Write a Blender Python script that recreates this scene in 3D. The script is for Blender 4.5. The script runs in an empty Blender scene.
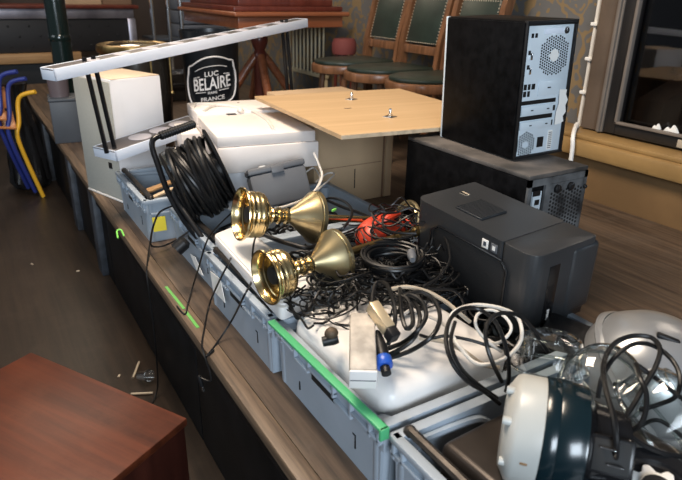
import bpy, bmesh, math, random
from mathutils import Vector, Matrix, Euler
R = math.radians
random.seed(7)
scn = bpy.context.scene
C = scn.collection
# ------------------------------------------------------------------ camera
FPX, PITCH, ROLL, YAW = 605.0, R(22.4), R(1.1), R(31.5)
EYE = Vector((0, 0, 1.22))
fwd = Vector((math.sin(YAW)*math.cos(PITCH), math.cos(YAW)*math.cos(PITCH), -math.sin(PITCH)))
rgt = Vector((math.cos(YAW), -math.sin(YAW), 0)); upv = rgt.cross(fwd)
cr = math.cos(ROLL)*rgt + math.sin(ROLL)*upv
cu = math.cos(ROLL)*upv - math.sin(ROLL)*rgt
cam = bpy.data.cameras.new('camera'); co = bpy.data.objects.new('camera', cam); C.objects.link(co)
m = Matrix((cr, cu, -fwd)).transposed().to_4x4(); m.translation = EYE
co.matrix_world = m
cam.sensor_width = 36; cam.lens = FPX/682*36; cam.clip_start = .02
cam.dof.use_dof = True; cam.dof.focus_distance = 1.55; cam.dof.aperture_fstop = 6.3
scn.camera = co

def at(x, y, z):
    """point of the place at height z that the photograph shows at pixel x, y"""
    d = fwd*FPX + cr*(x-341) - cu*(y-240)
    return EYE + d*((z-EYE.z)/d.z)

# ------------------------------------------------------------------ materials
def mat(name, col, rough=.5, metal=0, var=.0, scale=8, bump=0, bscale=60, spec=.5, coat=0, col2=None, stretch=None):
    mt = bpy.data.materials.new(name); mt.use_nodes = True
    nt = mt.node_tree; N = nt.nodes; b = N['Principled BSDF']
    b.inputs['Base Color'].default_value = (*col, 1); b.inputs['Roughness'].default_value = rough
    b.inputs['Metallic'].default_value = metal; b.inputs['Specular IOR Level'].default_value = spec
    if coat: b.inputs['Coat Weight'].default_value = coat; b.inputs['Coat Roughness'].default_value = .15
    tc = N.new('ShaderNodeTexCoord'); mp = N.new('ShaderNodeMapping'); nt.links.new(tc.outputs['Object'], mp.inputs[0])
    if stretch: mp.inputs['Scale'].default_value = stretch
    if var or col2:
        n = N.new('ShaderNodeTexNoise'); n.inputs['Scale'].default_value = scale; n.inputs['Detail'].default_value = 6
        nt.links.new(mp.outputs[0], n.inputs['Vector'])
        r = N.new('ShaderNodeValToRGB'); r.color_ramp.elements[0].position = .35; r.color_ramp.elements[1].position = .68
        c2 = col2 or tuple(min(1, c*(1+var)) for c in col)
        c1 = col if col2 else tuple(c*(1-var) for c in col)
        r.color_ramp.elements[0].color = (*c1, 1); r.color_ramp.elements[1].color = (*c2, 1)
        nt.links.new(n.outputs[0], r.inputs[0]); nt.links.new(r.outputs[0], b.inputs['Base Color'])
    if bump:
        n2 = N.new('ShaderNodeTexNoise'); n2.inputs['Scale'].default_value = bscale; n2.inputs['Detail'].default_value = 3
        nt.links.new(mp.outputs[0], n2.inputs['Vector'])
        bp = N.new('ShaderNodeBump'); bp.inputs['Strength'].default_value = bump; bp.inputs['Distance'].default_value = .002
        nt.links.new(n2.outputs[0], bp.inputs['Height']); nt.links.new(bp.outputs[0], b.inputs['Normal'])
    return mt

def wood(name, c1, c2, rough, axis='Y', scale=3, planks=None, coat=0, wear=None, spec=.5):
    """grain runs along axis; planks = (width, length) draws board joints; wear = lighter scuffs"""
    mt = bpy.data.materials.new(name); mt.use_nodes = True
    nt = mt.node_tree; N = nt.nodes; L = nt.links; b = N['Principled BSDF']
    b.inputs['Roughness'].default_value = rough; b.inputs['Specular IOR Level'].default_value = spec
    if coat: b.inputs['Coat Weight'].default_value = coat; b.inputs['Coat Roughness'].default_value = .2
    tc = N.new('ShaderNodeTexCoord'); mp = N.new('ShaderNodeMapping'); L.new(tc.outputs['Object'], mp.inputs[0])
    s = {'X': (1, 20, 20), 'Y': (20, 1, 20), 'Z': (14, 14, 1)}[axis]; mp.inputs['Scale'].default_value = s
    n = N.new('ShaderNodeTexNoise'); n.inputs['Scale'].default_value = scale; n.inputs['Detail'].default_value = 8; n.inputs['Roughness'].default_value = .65
    L.new(mp.outputs[0], n.inputs['Vector'])
    r = N.new('ShaderNodeValToRGB'); r.color_ramp.elements[0].position = .36; r.color_ramp.elements[1].position = .66
    r.color_ramp.elements[0].color = (*c1, 1); r.color_ramp.elements[1].color = (*c2, 1); L.new(n.outputs[0], r.inputs[0])
    out = r.outputs[0]
    if planks:
        bt = N.new('ShaderNodeTexBrick'); bt.inputs['Scale'].default_value = 1; bt.inputs['Mortar Size'].default_value = .0022
        bt.inputs['Brick Width'].default_value = planks[1]; bt.inputs['Row Height'].default_value = planks[0]
        bt.inputs['Color1'].default_value = (1, 1, 1, 1); bt.inputs['Color2'].default_value = (.86, .86, .86, 1); bt.inputs['Mortar'].default_value = (.6, .6, .6, 1)
        m2 = N.new('ShaderNodeMapping')
        if axis == 'Y': m2.inputs['Rotation'].default_value = (0, 0, R(90))
        L.new(tc.outputs['Object'], m2.inputs[0]); L.new(m2.outputs[0], bt.inputs['Vector'])
        mx = N.new('ShaderNodeMix'); mx.data_type = 'RGBA'; mx.blend_type = 'MULTIPLY'; mx.inputs[0].default_value = 1
        L.new(out, mx.inputs[6]); L.new(bt.outputs[0], mx.inputs[7]); out = mx.outputs[2]
    if wear:
        n3 = N.new('ShaderNodeTexNoise'); n3.inputs['Scale'].default_value = 5; n3.inputs['Detail'].default_value = 10; n3.inputs['Roughness'].default_value = .75
        L.new(tc.outputs['Object'], n3.inputs['Vector'])
        r3 = N.new('ShaderNodeValToRGB'); r3.color_ramp.elements[0].position = .5; r3.color_ramp.elements[1].position = .72
        r3.color_ramp.elements[0].color = (0, 0, 0, 1); r3.color_ramp.elements[1].color = (.6, .6, .6, 1); L.new(n3.outputs[0], r3.inputs[0])
        mx = N.new('ShaderNodeMix'); mx.data_type = 'RGBA'; L.new(r3.outputs[0], mx.inputs[0]); L.new(out, mx.inputs[6]); mx.inputs[7].default_value = (*wear, 1); out = mx.outputs[2]
    L.new(out, b.inputs['Base Color'])
    return mt

def glass(name, tint=(1, 1, 1), fac=.25, rough=.05):
    """thin clear sheet: mostly transparent with a gloss"""
    mt = bpy.data.materials.new(name); mt.use_nodes = True
    nt = mt.node_tree; N = nt.nodes; L = nt.links
    N.remove(N['Principled BSDF'])
    t = N.new('ShaderNodeBsdfTransparent'); t.inputs[0].default_value = (*tint, 1)
    g = N.new('ShaderNodeBsdfGlossy'); g.inputs['Roughness'].default_value = rough
    f = N.new('ShaderNodeLayerWeight'); f.inputs[0].default_value = fac
    mx = N.new('ShaderNodeMixShader'); L.new(f.outputs['Facing'], mx.inputs[0]); L.new(t.outputs[0], mx.inputs[1]); L.new(g.outputs[0], mx.inputs[2])
    L.new(mx.outputs[0], N['Material Output'].inputs[0])
    return mt

M = {}
M['crate'] = mat('grey_crate_plastic', (.30, .35, .405), .5, var=.1, scale=5, bump=.06)
M['crate_in'] = M['crate']
M['bar'] = mat('dull_dark_steel', (.05, .042, .036), .42, .6, var=.4, scale=30)
M['black'] = mat('black_plastic', (.010, .010, .011), .42, spec=.3, bump=.1, bscale=200)
M['blackgloss'] = mat('black_gloss', (.008, .008, .009), .22)
M['cable'] = mat('black_rubber', (.007, .007, .0075), .36, spec=.35)
M['wire'] = mat('thin_black_wire', (.006, .006, .0065), .4, spec=.35)
M['whitecable'] = mat('white_cable', (.66, .63, .58), .4)
M['beigecable'] = mat('beige_cable', (.42, .36, .28), .5)
M['white'] = mat('white_plastic', (.76, .74, .72), .38, var=.05)
M['whitepaint'] = mat('white_painted_board', (.78, .72, .68), .45, var=.04)
M['brickwhite'] = mat('grimy_white_plastic', (.46, .415, .36), .6, var=.3, scale=30)
M['brass'] = mat('brass', (.80, .62, .32), .22, 1, var=.10, scale=14)
M['brassdull'] = mat('brushed_brass', (.66, .54, .31), .32, 1, var=.15, scale=14)
M['brassdark'] = mat('aged_brass', (.3, .2, .08), .35, 1, var=.3, scale=20)
M['steel'] = mat('galvanised_steel', (.62, .71, .78), .4, .15, var=.08, scale=10)
M['chrome'] = mat('chrome', (.75, .75, .75), .15, 1)
M['pcblack'] = mat('black_case_panel', (.004, .004, .0045), .45, var=.5, scale=40, bump=.05, spec=.06)
def dusty(name, base, dust, lo=.5, hi=.62, sc=9, rough=.5):
    return mat(name, base, rough, col2=dust, scale=sc)
M['dusty'] = dusty('dusty_black_metal', (.016, .016, .017), (.14, .145, .15), sc=14, rough=.6)
M['dustytop'] = dusty('dusty_case_top', (.03, .029, .028), (.13, .115, .105), sc=9, rough=.55)
M['printer'] = mat('charcoal_plastic', (.027, .029, .032), .36, var=.12, scale=6, bump=.12, bscale=300)
M['printerdark'] = mat('dark_textured_plastic', (.011, .012, .0135), .5, spec=.3, bump=.3, bscale=250)
M['dark'] = mat('very_dark', (.004, .004, .004), .7)
M['board'] = wood('plain_plywood', (.47, .315, .165), (.55, .375, .205), .5, 'X', 1.5)
M['peach'] = mat('warm_lit_tint', (.66, .52, .38), .5)  # warm overhead light put into the colour of the white speaker's top
M['boardedge'] = mat('plywood_edge', (.62, .48, .32), .7, var=.15, scale=40)
M['cardboard'] = mat('cardboard', (.47, .335, .205), .8, var=.06, scale=6)
M['cardboard2'] = mat('brown_cardboard_edge', (.2, .12, .07), .8)
M['greycase'] = mat('slate_grey_plastic', (.105, .112, .125), .5, var=.06)
M['red'] = mat('red_plastic', (.62, .055, .022), .4, var=.2, scale=10)
M['green'] = mat('green_strap', (.07, .40, .17), .5)
M['greentape'] = mat('green_tape', (.13, .42, .09), .5)
M['lime'] = mat('lime_green_wire', (.25, .75, .12), .4)
M['yellow'] = mat('yellow_paper', (.80, .66, .05), .6, var=.08)
M['paper'] = mat('white_paper', (.78, .77, .74), .7)
M['rackwhite'] = mat('white_rack_front', (.70, .76, .86), .4)
M['racktop'] = mat('grey_brown_rack_top', (.085, .075, .075), .45)
M['rackhole'] = mat('white_cup_ring', (.45, .43, .47), .4)
M['speakerside'] = mat('white_speaker_side', (.70, .71, .74), .45, var=.03)
M['speakergrille'] = mat('grey_speaker_grille', (.40, .40, .36), .8, var=.12, scale=260)
M['teal'] = mat('dark_teal_plastic', (.0035, .012, .0165), .22, coat=.2)
M['lampwhite'] = mat('milky_white_plastic', (.44, .45, .43), .32, var=.06, scale=9)
M['rust'] = mat('rust_stain', (.22, .13, .06), .7)
M['silver'] = mat('silver_plastic', (.42, .43, .44), .28, .6, var=.04)
M['clear'] = glass('clear_plastic', (.88, .91, .90), .42, .08)
M['jarglass'] = glass('jar_glass', (.86, .85, .76), .35, .06)
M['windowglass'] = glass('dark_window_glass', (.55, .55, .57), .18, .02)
M['blue'] = mat('blue_plastic', (.02, .09, .45), .35)
M['blueframe'] = mat('blue_enamel', (.025, .04, .22), .35)
M['yellowframe'] = mat('yellow_enamel', (.72, .40, .03), .35)
M['orangewood'] = wood('orange_plywood', (.35, .13, .04), (.5, .2, .07), .4, 'Y')
M['bag'] = mat('black_bin_bag', (.01, .01, .011), .2, bump=1.0, bscale=14)
M['deck'] = wood('laminate_deck', (.038, .025, .017), (.125, .083, .054), .48, 'Y', 2.6, planks=(.19, 1.2), wear=(.10, .078, .06))
M['deckedge'] = wood('worn_lit_deck_edge', (.075, .049, .031), (.18, .122, .077), .5, 'Y', 4)  # worn edge, also lightened in colour for the light falling on it
M['skirt'] = mat('black_skirt_board', (.0055, .0055, .006), .5, var=.5, scale=12, spec=.2)
M['post'] = mat('scuffed_blue_black_post', (.03, .036, .046), .5, var=.5, scale=18)
M['floor'] = wood('dark_plank_floor', (.012, .0078, .005), (.032, .021, .0135), .4, 'Y', 2.2, planks=(.16, 1.6), wear=(.05, .036, .026))
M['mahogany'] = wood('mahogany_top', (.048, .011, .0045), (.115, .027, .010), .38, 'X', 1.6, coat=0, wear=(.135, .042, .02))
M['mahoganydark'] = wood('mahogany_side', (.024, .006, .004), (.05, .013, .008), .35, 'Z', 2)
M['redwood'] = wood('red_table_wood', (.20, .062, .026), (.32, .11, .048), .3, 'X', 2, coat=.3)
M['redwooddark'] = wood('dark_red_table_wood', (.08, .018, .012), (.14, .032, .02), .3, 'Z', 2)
M['chairwood'] = wood('brown_chair_wood', (.095, .042, .018), (.215, .10, .048), .33, 'Z', 2.5, coat=.2)
M['leather'] = mat('dark_green_leather', (.016, .026, .020), .38, var=.25, scale=12, bump=.15, bscale=90)
M['brassnail'] = mat('pale_nails', (.6, .52, .4), .35, .3)
M['tuft'] = mat('black_tufted_leather', (.012, .012, .014), .5)
M['tan'] = wood('light_wood_band', (.30, .17, .075), (.46, .28, .13), .5, 'X')
M['dado'] = mat('ochre_painted_dado', (.165, .096, .04), .6, var=.18, scale=4)
M['ledge'] = mat('ochre_ledge', (.30, .185, .07), .5, var=.2, scale=5)
M['frame'] = mat('black_window_frame', (.016, .015, .015), .35)
M['frametrim'] = mat('grey_brown_trim', (.17, .145, .125), .5, var=.1)
M['brownstrip'] = mat('brown_wall_strip', (.11, .078, .055), .6, var=.15)
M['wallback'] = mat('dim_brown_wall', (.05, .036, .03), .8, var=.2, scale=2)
M['greybox'] = mat('blue_grey_box', (.05, .06, .075), .5, var=.1)
M['greymesh'] = mat('grey_shelf_crate', (.14, .16, .20), .55)
M['greenpole'] = mat('black_green_pole', (.006, .013, .0125), .16, coat=.4)
M['bucket'] = mat('black_bucket', (.007, .009, .012), .3)
M['logo'] = mat('silver_print', (.62, .62, .63), .4)
M['drumbody'] = mat('dark_drum_shell', (.02, .018, .016), .25, .3, var=.4, scale=8)
M['cream'] = mat('cream_bars', (.62, .52, .33), .5)
M['mauve'] = mat('mauve_plastic', (.11, .09, .10), .4)

def damask():
    mt = bpy.data.materials.new('damask_wallpaper'); mt.use_nodes = True
    nt = mt.node_tree; N = nt.nodes; L = nt.links; b = N['Principled BSDF']; b.inputs['Roughness'].default_value = .6
    tc = N.new('ShaderNodeTexCoord'); mp = N.new('ShaderNodeMapping'); L.new(tc.outputs['Object'], mp.inputs[0])
    mp.inputs['Rotation'].default_value = (0, R(-90), 0)
    v = N.new('ShaderNodeTexVoronoi'); v.inputs['Scale'].default_value = 13; v.feature = 'SMOOTH_F1'
    nz = N.new('ShaderNodeTexNoise'); nz.inputs['Scale'].default_value = 9; nz.inputs['Detail'].default_value = 2
    L.new(mp.outputs[0], nz.inputs['Vector'])
    ad = N.new('ShaderNodeVectorMath'); ad.operation = 'MULTIPLY_ADD'; ad.inputs[1].default_value = (.22, .22, .22); L.new(nz.outputs['Color'], ad.inputs[0]); L.new(mp.outputs[0], ad.inputs[2])
    L.new(ad.outputs[0], v.inputs['Vector'])
    w = N.new('ShaderNodeMath'); w.operation = 'SINE'; ml = N.new('ShaderNodeMath'); ml.operation = 'MULTIPLY'; ml.inputs[1].default_value = 14
    L.new(v.outputs['Distance'], ml.inputs[0]); L.new(ml.outputs[0], w.inputs[0])
    r = N.new('ShaderNodeValToRGB'); r.color_ramp.elements[0].position = .36; r.color_ramp.elements[1].position = .46
    r.color_ramp.elements[0].color = (.11, .108, .105, 1); r.color_ramp.elements[1].color = (.20, .135, .065, 1)
    L.new(w.outputs[0], r.inputs[0]); L.new(r.outputs[0], b.inputs['Base Color'])
    return mt
M['damask'] = damask()

# ------------------------------------------------------------------ mesh builder
class MB:
    def __init__(s): s.bm = bmesh.new()
    def _join(s, t, mx):
        if mx is not None: t.transform(mx)
        me = bpy.data.meshes.new('tmp'); t.to_mesh(me); t.free(); s.bm.from_mesh(me); bpy.data.meshes.remove(me); return s
    def box(s, c, size, bev=0, rot=None, seg=2, mx=None):
        t = bmesh.new(); bmesh.ops.create_cube(t, size=1)
        bmesh.ops.scale(t, vec=size, verts=t.verts)
        if bev: bmesh.ops.bevel(t, geom=t.edges[:], offset=bev, segments=seg, profile=.5, affect='EDGES', clamp_overlap=True)
        q = Matrix.Translation(c) @ (Euler(rot).to_matrix().to_4x4() if rot else Matrix())
        return s._join(t, (mx @ q) if mx is not None else q)
    def span(s, x0, x1, y0, y1, z0, z1, bev=0, seg=2, mx=None):
        return s.box(((x0+x1)/2, (y0+y1)/2, (z0+z1)/2), (abs(x1-x0), abs(y1-y0), abs(z1-z0)), bev, None, seg, mx)
    def lathe(s, prof, seg=32, mx=None, cap=True):
        t = bmesh.new(); rings = []
        for r, z in prof:
            if r < 1e-5: rings.append([t.verts.new((0, 0, z))]*seg)
            else: rings.append([t.verts.new((r*math.cos(2*math.pi*i/seg), r*math.sin(2*math.pi*i/seg), z)) for i in range(seg)])
        for a, b in zip(rings, rings[1:]):
            for i in range(seg):
                j = (i+1) % seg; vs = []
                for v in (a[i], a[j], b[j], b[i]):
                    if v not in vs: vs.append(v)
                if len(vs) > 2:
                    try: t.faces.new(vs)
                    except ValueError: pass
        if cap:
            for rg in (rings[0], rings[-1]):
                if len(set(rg)) > 2:
                    try: t.faces.new(rg)
                    except ValueError: pass
        bmesh.ops.recalc_face_normals(t, faces=t.faces)
        return s._join(t, mx)
    def prism(s, poly, h, mx=None, bev=0):
        t = bmesh.new(); vs = [t.verts.new((x, y, 0)) for x, y in poly]; f = t.faces.new(vs)
        g = bmesh.ops.extrude_face_region(t, geom=[f]); bmesh.ops.translate(t, vec=(0, 0, h), verts=[v for v in g['geom'] if isinstance(v, bmesh.types.BMVert)])
        bmesh.ops.recalc_face_normals(t, faces=t.faces)
        if bev: bmesh.ops.bevel(t, geom=t.edges[:], offset=bev, segments=2, profile=.5, affect='EDGES', clamp_overlap=True)
        return s._join(t, mx)
    def tube(s, pts, r, sides=8, closed=False, smooth=6, flat=1, mx=None):
        pts = [Vector(p) for p in pts]
        if smooth > 1 and len(pts) > 2: pts = spline(pts, smooth, closed)
        n = len(pts); t = bmesh.new(); rings = []
        tang = []
        for i in range(n):
            a = pts[(i-1) % n] if (closed or i > 0) else pts[i]; b = pts[(i+1) % n] if (closed or i < n-1) else pts[i]
            d = b-a; tang.append(d.normalized() if d.length > 1e-9 else Vector((1, 0, 0)))
        nrm = tang[0].orthogonal().normalized()
        for i in range(n):
            nrm = nrm - tang[i]*nrm.dot(tang[i])
            if nrm.length < 1e-6: nrm = tang[i].orthogonal()
            nrm.normalize(); bn = tang[i].cross(nrm)
            rr = r(i/(n-1)) if callable(r) else r
            rings.append([t.verts.new(pts[i] + nrm*math.cos(2*math.pi*k/sides)*rr + bn*math.sin(2*math.pi*k/sides)*rr*flat) for k in range(sides)])
        for i in range(n if closed else n-1):
            a, b = rings[i], rings[(i+1) % n]
            for k in range(sides):
                t.faces.new((a[k], a[(k+1) % sides], b[(k+1) % sides], b[k]))
        if not closed: t.faces.new(rings[0][::-1]); t.faces.new(rings[-1])
        return s._join(t, mx)
    def ball(s, c, r, sub=2, scale=(1, 1, 1), mx=None):
        t = bmesh.new(); bmesh.ops.create_icosphere(t, subdivisions=sub, radius=r)
        q = Matrix.Translation(c) @ Matrix.Diagonal((*scale, 1))
        return s._join(t, (mx @ q) if mx is not None else q)
    def build(s, name, m, parent=None, label=None, smooth=38):
        me = bpy.data.meshes.new(name); s.bm.to_mesh(me); s.bm.free()
        me.materials.append(m); o = bpy.data.objects.new(name, me); C.objects.link(o)
        if parent: o.parent = parent
        if label: o['label'] = label
        if smooth:
            for p in me.polygons: p.use_smooth = True
            me.set_sharp_from_angle(angle=R(smooth))
        return o

def spline(p, k, closed=False):
    n = len(p); out = []
    for i in range(n if closed else n-1):
        if closed: a, b, c, d = p[(i-1) % n], p[i], p[(i+1) % n], p[(i+2) % n]
        else: a, b, c, d = p[max(i-1, 0)], p[i], p[i+1], p[min(i+2, n-1)]
        for j in range(k):
            t = j/k
            out.append(.5*((2*b) + (c-a)*t + (2*a-5*b+4*c-d)*t*t + (3*b-a-3*c+d)*t**3))
    if not closed: out.append(p[-1])
    return out
def axis_mx(a, b):
    """local +Z runs from a to b, origin at a"""
    a, b = Vector(a), Vector(b); z = (b-a).normalized(); x = Vector((0, 0, 1)).cross(z)
    if x.length < 1e-4: x = Vector((1, 0, 0))
    x.normalize(); y = z.cross(x)
    q = Matrix((x, y, z)).transposed().to_4x4(); q.translation = a; return q

def thing(name, label, cat, loc=(0, 0, 0), rot=0, group=None):
    o = bpy.data.objects.new(name, None); C.objects.link(o); o.empty_display_size = .05
    o.location = loc; o.rotation_euler = rot if isinstance(rot, tuple) else (0, 0, rot)
    return tag(o, label, cat, group)
def tag(o, label, cat, group=None, kind=None):
    o['label'] = label; o['category'] = cat
    if group: o['group'] = group
    if kind: o['kind'] = kind
    return o
def struct(o): o['kind'] = 'structure'; return o
def dup(root, loc, rot=None, label=None):
    r = root.copy(); C.objects.link(r); r.location = loc
    if rot is not None: r.rotation_euler = rot if isinstance(rot, tuple) else (0, 0, rot)
    if label: r['label'] = label
    for ch in list(root.children):
        c = ch.copy(); C.objects.link(c); c.parent = r
        for g in ch.children:
            d = g.copy(); C.objects.link(d); d.parent = c
    return r
ZS = .42      # stage height

# ================================================================== SETTING
struct(MB().span(-4, 4.5, -3, 8, -.05, 0).build('floor', M['floor']))
struct(MB().span(-4, 4.5, 7.4, 7.5, 0, 3.2).build('wall_back', M['wallback']))
wr = struct(MB().span(2.32, 2.42, 1.6, 8, 0, 3.2).build('wall_right', M['damask']))
struct(MB().span(2.17, 2.319, -1.5, 2.0, 0, .60, .004).span(2.32, 2.42, -1.5, 1.6, 0, .69).build('wall_right_dado', M['dado']))
struct(MB().span(2.125, 2.319, -1.5, 2.0, .598, .664, .012).span(2.15, 2.319, -1.5, 2.0, .664, .684, .006).build('trim_1', M['ledge']))
struct(MB().span(2.255, 2.319, 1.622, 1.705, .69, 3.2, .003).build('trim_2', M['brownstrip']))
struct(MB().span(2.245, 2.319, 1.590, 1.622, .69, 3.2, .004).span(2.235, 2.26, 1.598, 1.612, .69, 3.2, .003).build('trim_3', M['frametrim']))
w1 = struct(thing('window_1', '', '', (0, 0, 0))); del w1['label'], w1['category']
f = MB().span(2.25, 2.315, 1.535, 1.59, .692, 2.6, .004).span(2.25, 2.315, -1.4, 1.535, .692, .735, .004).build('window_frame', M['frame'], w1)
MB().span(2.24, 2.262, 1.525, 1.538, .735, 2.6, .003).span(2.24, 2.262, -1.4, 1.538, .735, .746, .003).build('glazing_bead', M['frametrim'], w1)
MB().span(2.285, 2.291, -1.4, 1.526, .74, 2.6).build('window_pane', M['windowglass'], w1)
# dark room and seat added behind the glass, standing in for its reflection
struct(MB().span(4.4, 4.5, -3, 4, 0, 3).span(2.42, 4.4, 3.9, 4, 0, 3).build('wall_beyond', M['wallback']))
so = thing('banquette', 'brown banquette with curved back added behind the window for the reflection in its glass', 'sofa', (3.3, 1.65, 0))
MB().prism([(-.75, .5), (.75, .5), (.75, .78), (.45, .90), (0, .95), (-.45, .90), (-.75, .80)], .12, Matrix.Rotation(R(90), 4, 'X')).build('backrest', M['cardboard2'], so)
MB().span(-.75, .75, -.7, -.12, .02, .5, .04).build('seat', M['mahoganydark'], so)
tag(MB().box((2.262, 1.10, .80), (.02, .05, .0), 0).build('paper_scrap', M['paper']), 'x', 'paper')
bpy.data.objects.remove(bpy.data.objects['paper_scrap'])
for i, (y, w, h, lab) in enumerate([(1.36, .035, .022, 'small crumpled white paper scrap on the window sill, left of two'), (1.30, .06, .028, 'larger crumpled white paper scrap on the window sill, right of two')]):
    b = MB(); b.prism([(-w/2, 0), (-w*.3, h*.6), (-w*.1, h*.3), (w*.1, h), (w*.32, h*.55), (w/2, 0)], .012, Matrix.Translation((2.262, y, .7465)) @ Matrix.Rotation(R(-90), 4, 'Z') @ Matrix.Rotation(R(90), 4, 'X'), .002)
    tag(b.build('paper_scrap', M['paper']), lab, 'paper', 'paper scraps on the window sill')
tag(MB().box((2.2478, 1.22, .712), (.004, .085, .03), .001).build('wall_tape', M['beigecable']), 'pale tape piece stuck on the lower window frame', 'tape')
cp = thing('conduit_pipe', 'thin white cable conduit running down the wallpapered wall', 'conduit', (2.295, 1.742, .0))
MB().tube([(0, 0, 1.9), (0, 0, .73), (-.05, -.025, .70), (-.13, -.08, .692), (-.182, -.118, .675), (-.188, -.130, .62), (-.182, -.130, .45)], .009).build('pipe', M['paper'], cp)
for z in (.83, .97, 1.11, 1.25): MB().box((0, 0, z), (.03, .034, .014), .003).build('clip', M['paper'], cp)

# ------------------------------------------------------------------ stage
st = thing('stage_platform', 'long low wooden stage platform with black boarded front', 'stage', (0, 0, 0))
MB().span(.41, 2.165, -.9, 6.0, ZS-.03, ZS).build('deck', M['deck'], st)
MB().span(.372, .41, -.9, 6.0, ZS-.03, ZS, .003).build('edge_strip', M['deckedge'], st, 'worn strip along the stage edge, coloured lighter for the light on it')
for i in range(6):
    y0 = -.9+i*1.15; MB().span(.40, .42, y0+.004, y0+1.146, 0, ZS-.035, .003).span(.385, .40, y0+.004, y0+1.146, ZS-.075, ZS-.03, .003).build('skirt_panel', M['skirt'], st)
for y in (2.72, 3.36, 4.4): MB().span(.372, .41, y-.05, y+.05, 0, ZS-.032, .004).build('post', M['post'], st)
for i, (a, b, lab) in enumerate([((166, 287), (184, 309), 'green tape strip on the stage edge, nearer the far crate'), ((186, 312), (198, 328), 'short green tape strip on the stage edge, nearer the camera')]):
    p, q = at(*a, ZS), at(*b, ZS); d = (q-p); nrm = Vector((-d.y, d.x, 0)).normalized()*.004
    t = MB(); t.prism([((p+nrm).x, (p+nrm).y), ((q+nrm).x, (q+nrm).y), ((q-nrm).x, (q-nrm).y), ((p-nrm).x, (p-nrm).y)], .0015, Matrix.Translation((0, 0, ZS+.0003)))
    tag(t.build('tape_strip', M['greentape']), lab, 'tape', 'green tape on the stage edge')
pp = [at(118, 238, ZS+.004), at(117, 231, ZS+.02), at(121, 230, ZS+.02), at(124, 236, ZS+.004)]
tag(MB().tube(pp, .003).build('green_wire', M['lime']), 'short looped bright green wire on the stage edge beside the far crate', 'wire')

# ================================================================== CRATES
CW, CL, CH = .58, .40, .15   # X, Y, height
def crate(loc, label, bars=(1,), yaw=0):
    t = thing('storage_crate', label, 'crate', loc, yaw, 'grey crates in a row along the stage edge')
    b = MB(); x1, y1, wl = CW, CL, .006
    # open tub with tapered walls
    def ring(ins, z): return [(ins, ins, z), (x1-ins, ins, z), (x1-ins, y1-ins, z), (ins, y1-ins, z)]
    bm = b.bm
    o0 = [bm.verts.new(v) for v in ring(.011, 0)]; o1 = [bm.verts.new(v) for v in ring(.005, CH)]
    i1 = [bm.verts.new(v) for v in ring(.014, CH)]; i0 = [bm.verts.new(v) for v in ring(.022, .008)]
    for a, c in ((o0, o1), (o1, i1), (i1, i0)):
        for k in range(4): bm.faces.new((a[k], a[(k+1) % 4], c[(k+1) % 4], c[k]))
    bm.faces.new(o0[::-1]); bm.faces.new(i0)
    bmesh.ops.recalc_face_normals(bm, faces=bm.faces)
    b.build('tub', M['crate'], t)
    # rim flange with ribs, long sides
    for s in (0, 1):
        r = MB(); ya, yb = (-.004, .016) if s == 0 else (y1-.016, y1+.004)
        r.span(.0, x1, ya, yb, CH-.012, CH+.002, .002)
        r.span(.02, x1-.02, ya+.002, yb-.002, CH-.052, CH-.044, .002)
        for x in (.006, .09, .19, .29, .39, .49, x1-.012): r.span(x, x+.008, ya+.002, yb-.002, CH-.052, CH-.006, .001)
        r.build('end_rim', M['crate'], t)
    for s in (0, 1):
        r = MB(); xa, xb = (-.004, .014) if s == 0 else (x1-.014, x1+.004)
        r.span(xa, xb, 0, y1, CH-.010, CH+.002, .002)
        for ya, yb, zb in ((0, .09, .028), (.09, .15, .040), (.15, .25, .028), (.25, .31, .040), (.31, y1, .028)):
            r.span(xa+.002, xb, ya, yb, CH-zb-.007, CH-zb, .002)
        for y in (.004, .03, .09, .15, .245, .305, .365, y1-.012): r.span(xa+.002, xb, y, y+.007, CH-.040, CH-.006, .001)
        r.build('side_rim', M['crate'], t)
    h = MB(); h.span(.0045, .012, .155, .245, .092, .108, .002).build('hand_slot', M['dark'], t)
    # moulded corner pillars
    for x in (.022, x1-.022):
        for y in (.022, y1-.022): MB().lathe([(.0135, 0.0), (.0185, CH-.012)], 16, Matrix.Translation((x, y, .002))).build('corner_post', M['crate'], t)
    # raised moulding on the wall that faces the camera side end
    MB().tube([(.05, .018, CH-.015), (.16, .020, CH-.02), (.22, .022, CH-.05), (.36, .022, CH-.05), (.42, .020, CH-.02), (x1-.05, .018, CH-.015)], .008).build('end_moulding', M['crate'], t)
    MB().tube([(.05, y1-.018, CH-.015), (.16, y1-.020, CH-.02), (.22, y1-.022, CH-.05), (.36, y1-.022, CH-.05), (.42, y1-.020, CH-.02), (x1-.05, y1-.018, CH-.015)], .008).build('end_moulding', M['crate'], t)
    for s in bars:
        x = .028 if s == 1 else x1-.028
        MB().tube([(x, .012, CH+.006), (x, y1-.012, CH+.006)], .0085, smooth=1).ball((x, .012, CH+.004), .011).ball((x, y1-.012, CH+.004), .011).build('bail_bar', M['bar'], t)
    MB().span(.0075, .0125, .085, .088, .04, .07).span(.0072, .0125, .085, .095, .067, .07).build('moulded_mark', M['dark'], t); MB().span(.0075, .0125, .3, .303, .03, .05).build('moulded_mark', M['dark'], t)
    return t
c1 = crate((.425, 1.935, ZS), 'farthest grey crate of the row, with a yellow sticker on its end')
c2 = crate((.487, 1.45, ZS), 'grey crate under the black cable reel, second from the far end')
c3 = crate((.462, 1.042, ZS), 'grey crate under the brass stands, with a white paper sticker by its far corner')
c4 = crate((.47, .632, ZS), 'grey crate with the green strap along its rim and white plastic shell inside', bars=())
c5 = crate((.475, .212, ZS), 'nearest grey crate of the row, holding the teal motor and dark metal case')
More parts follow.
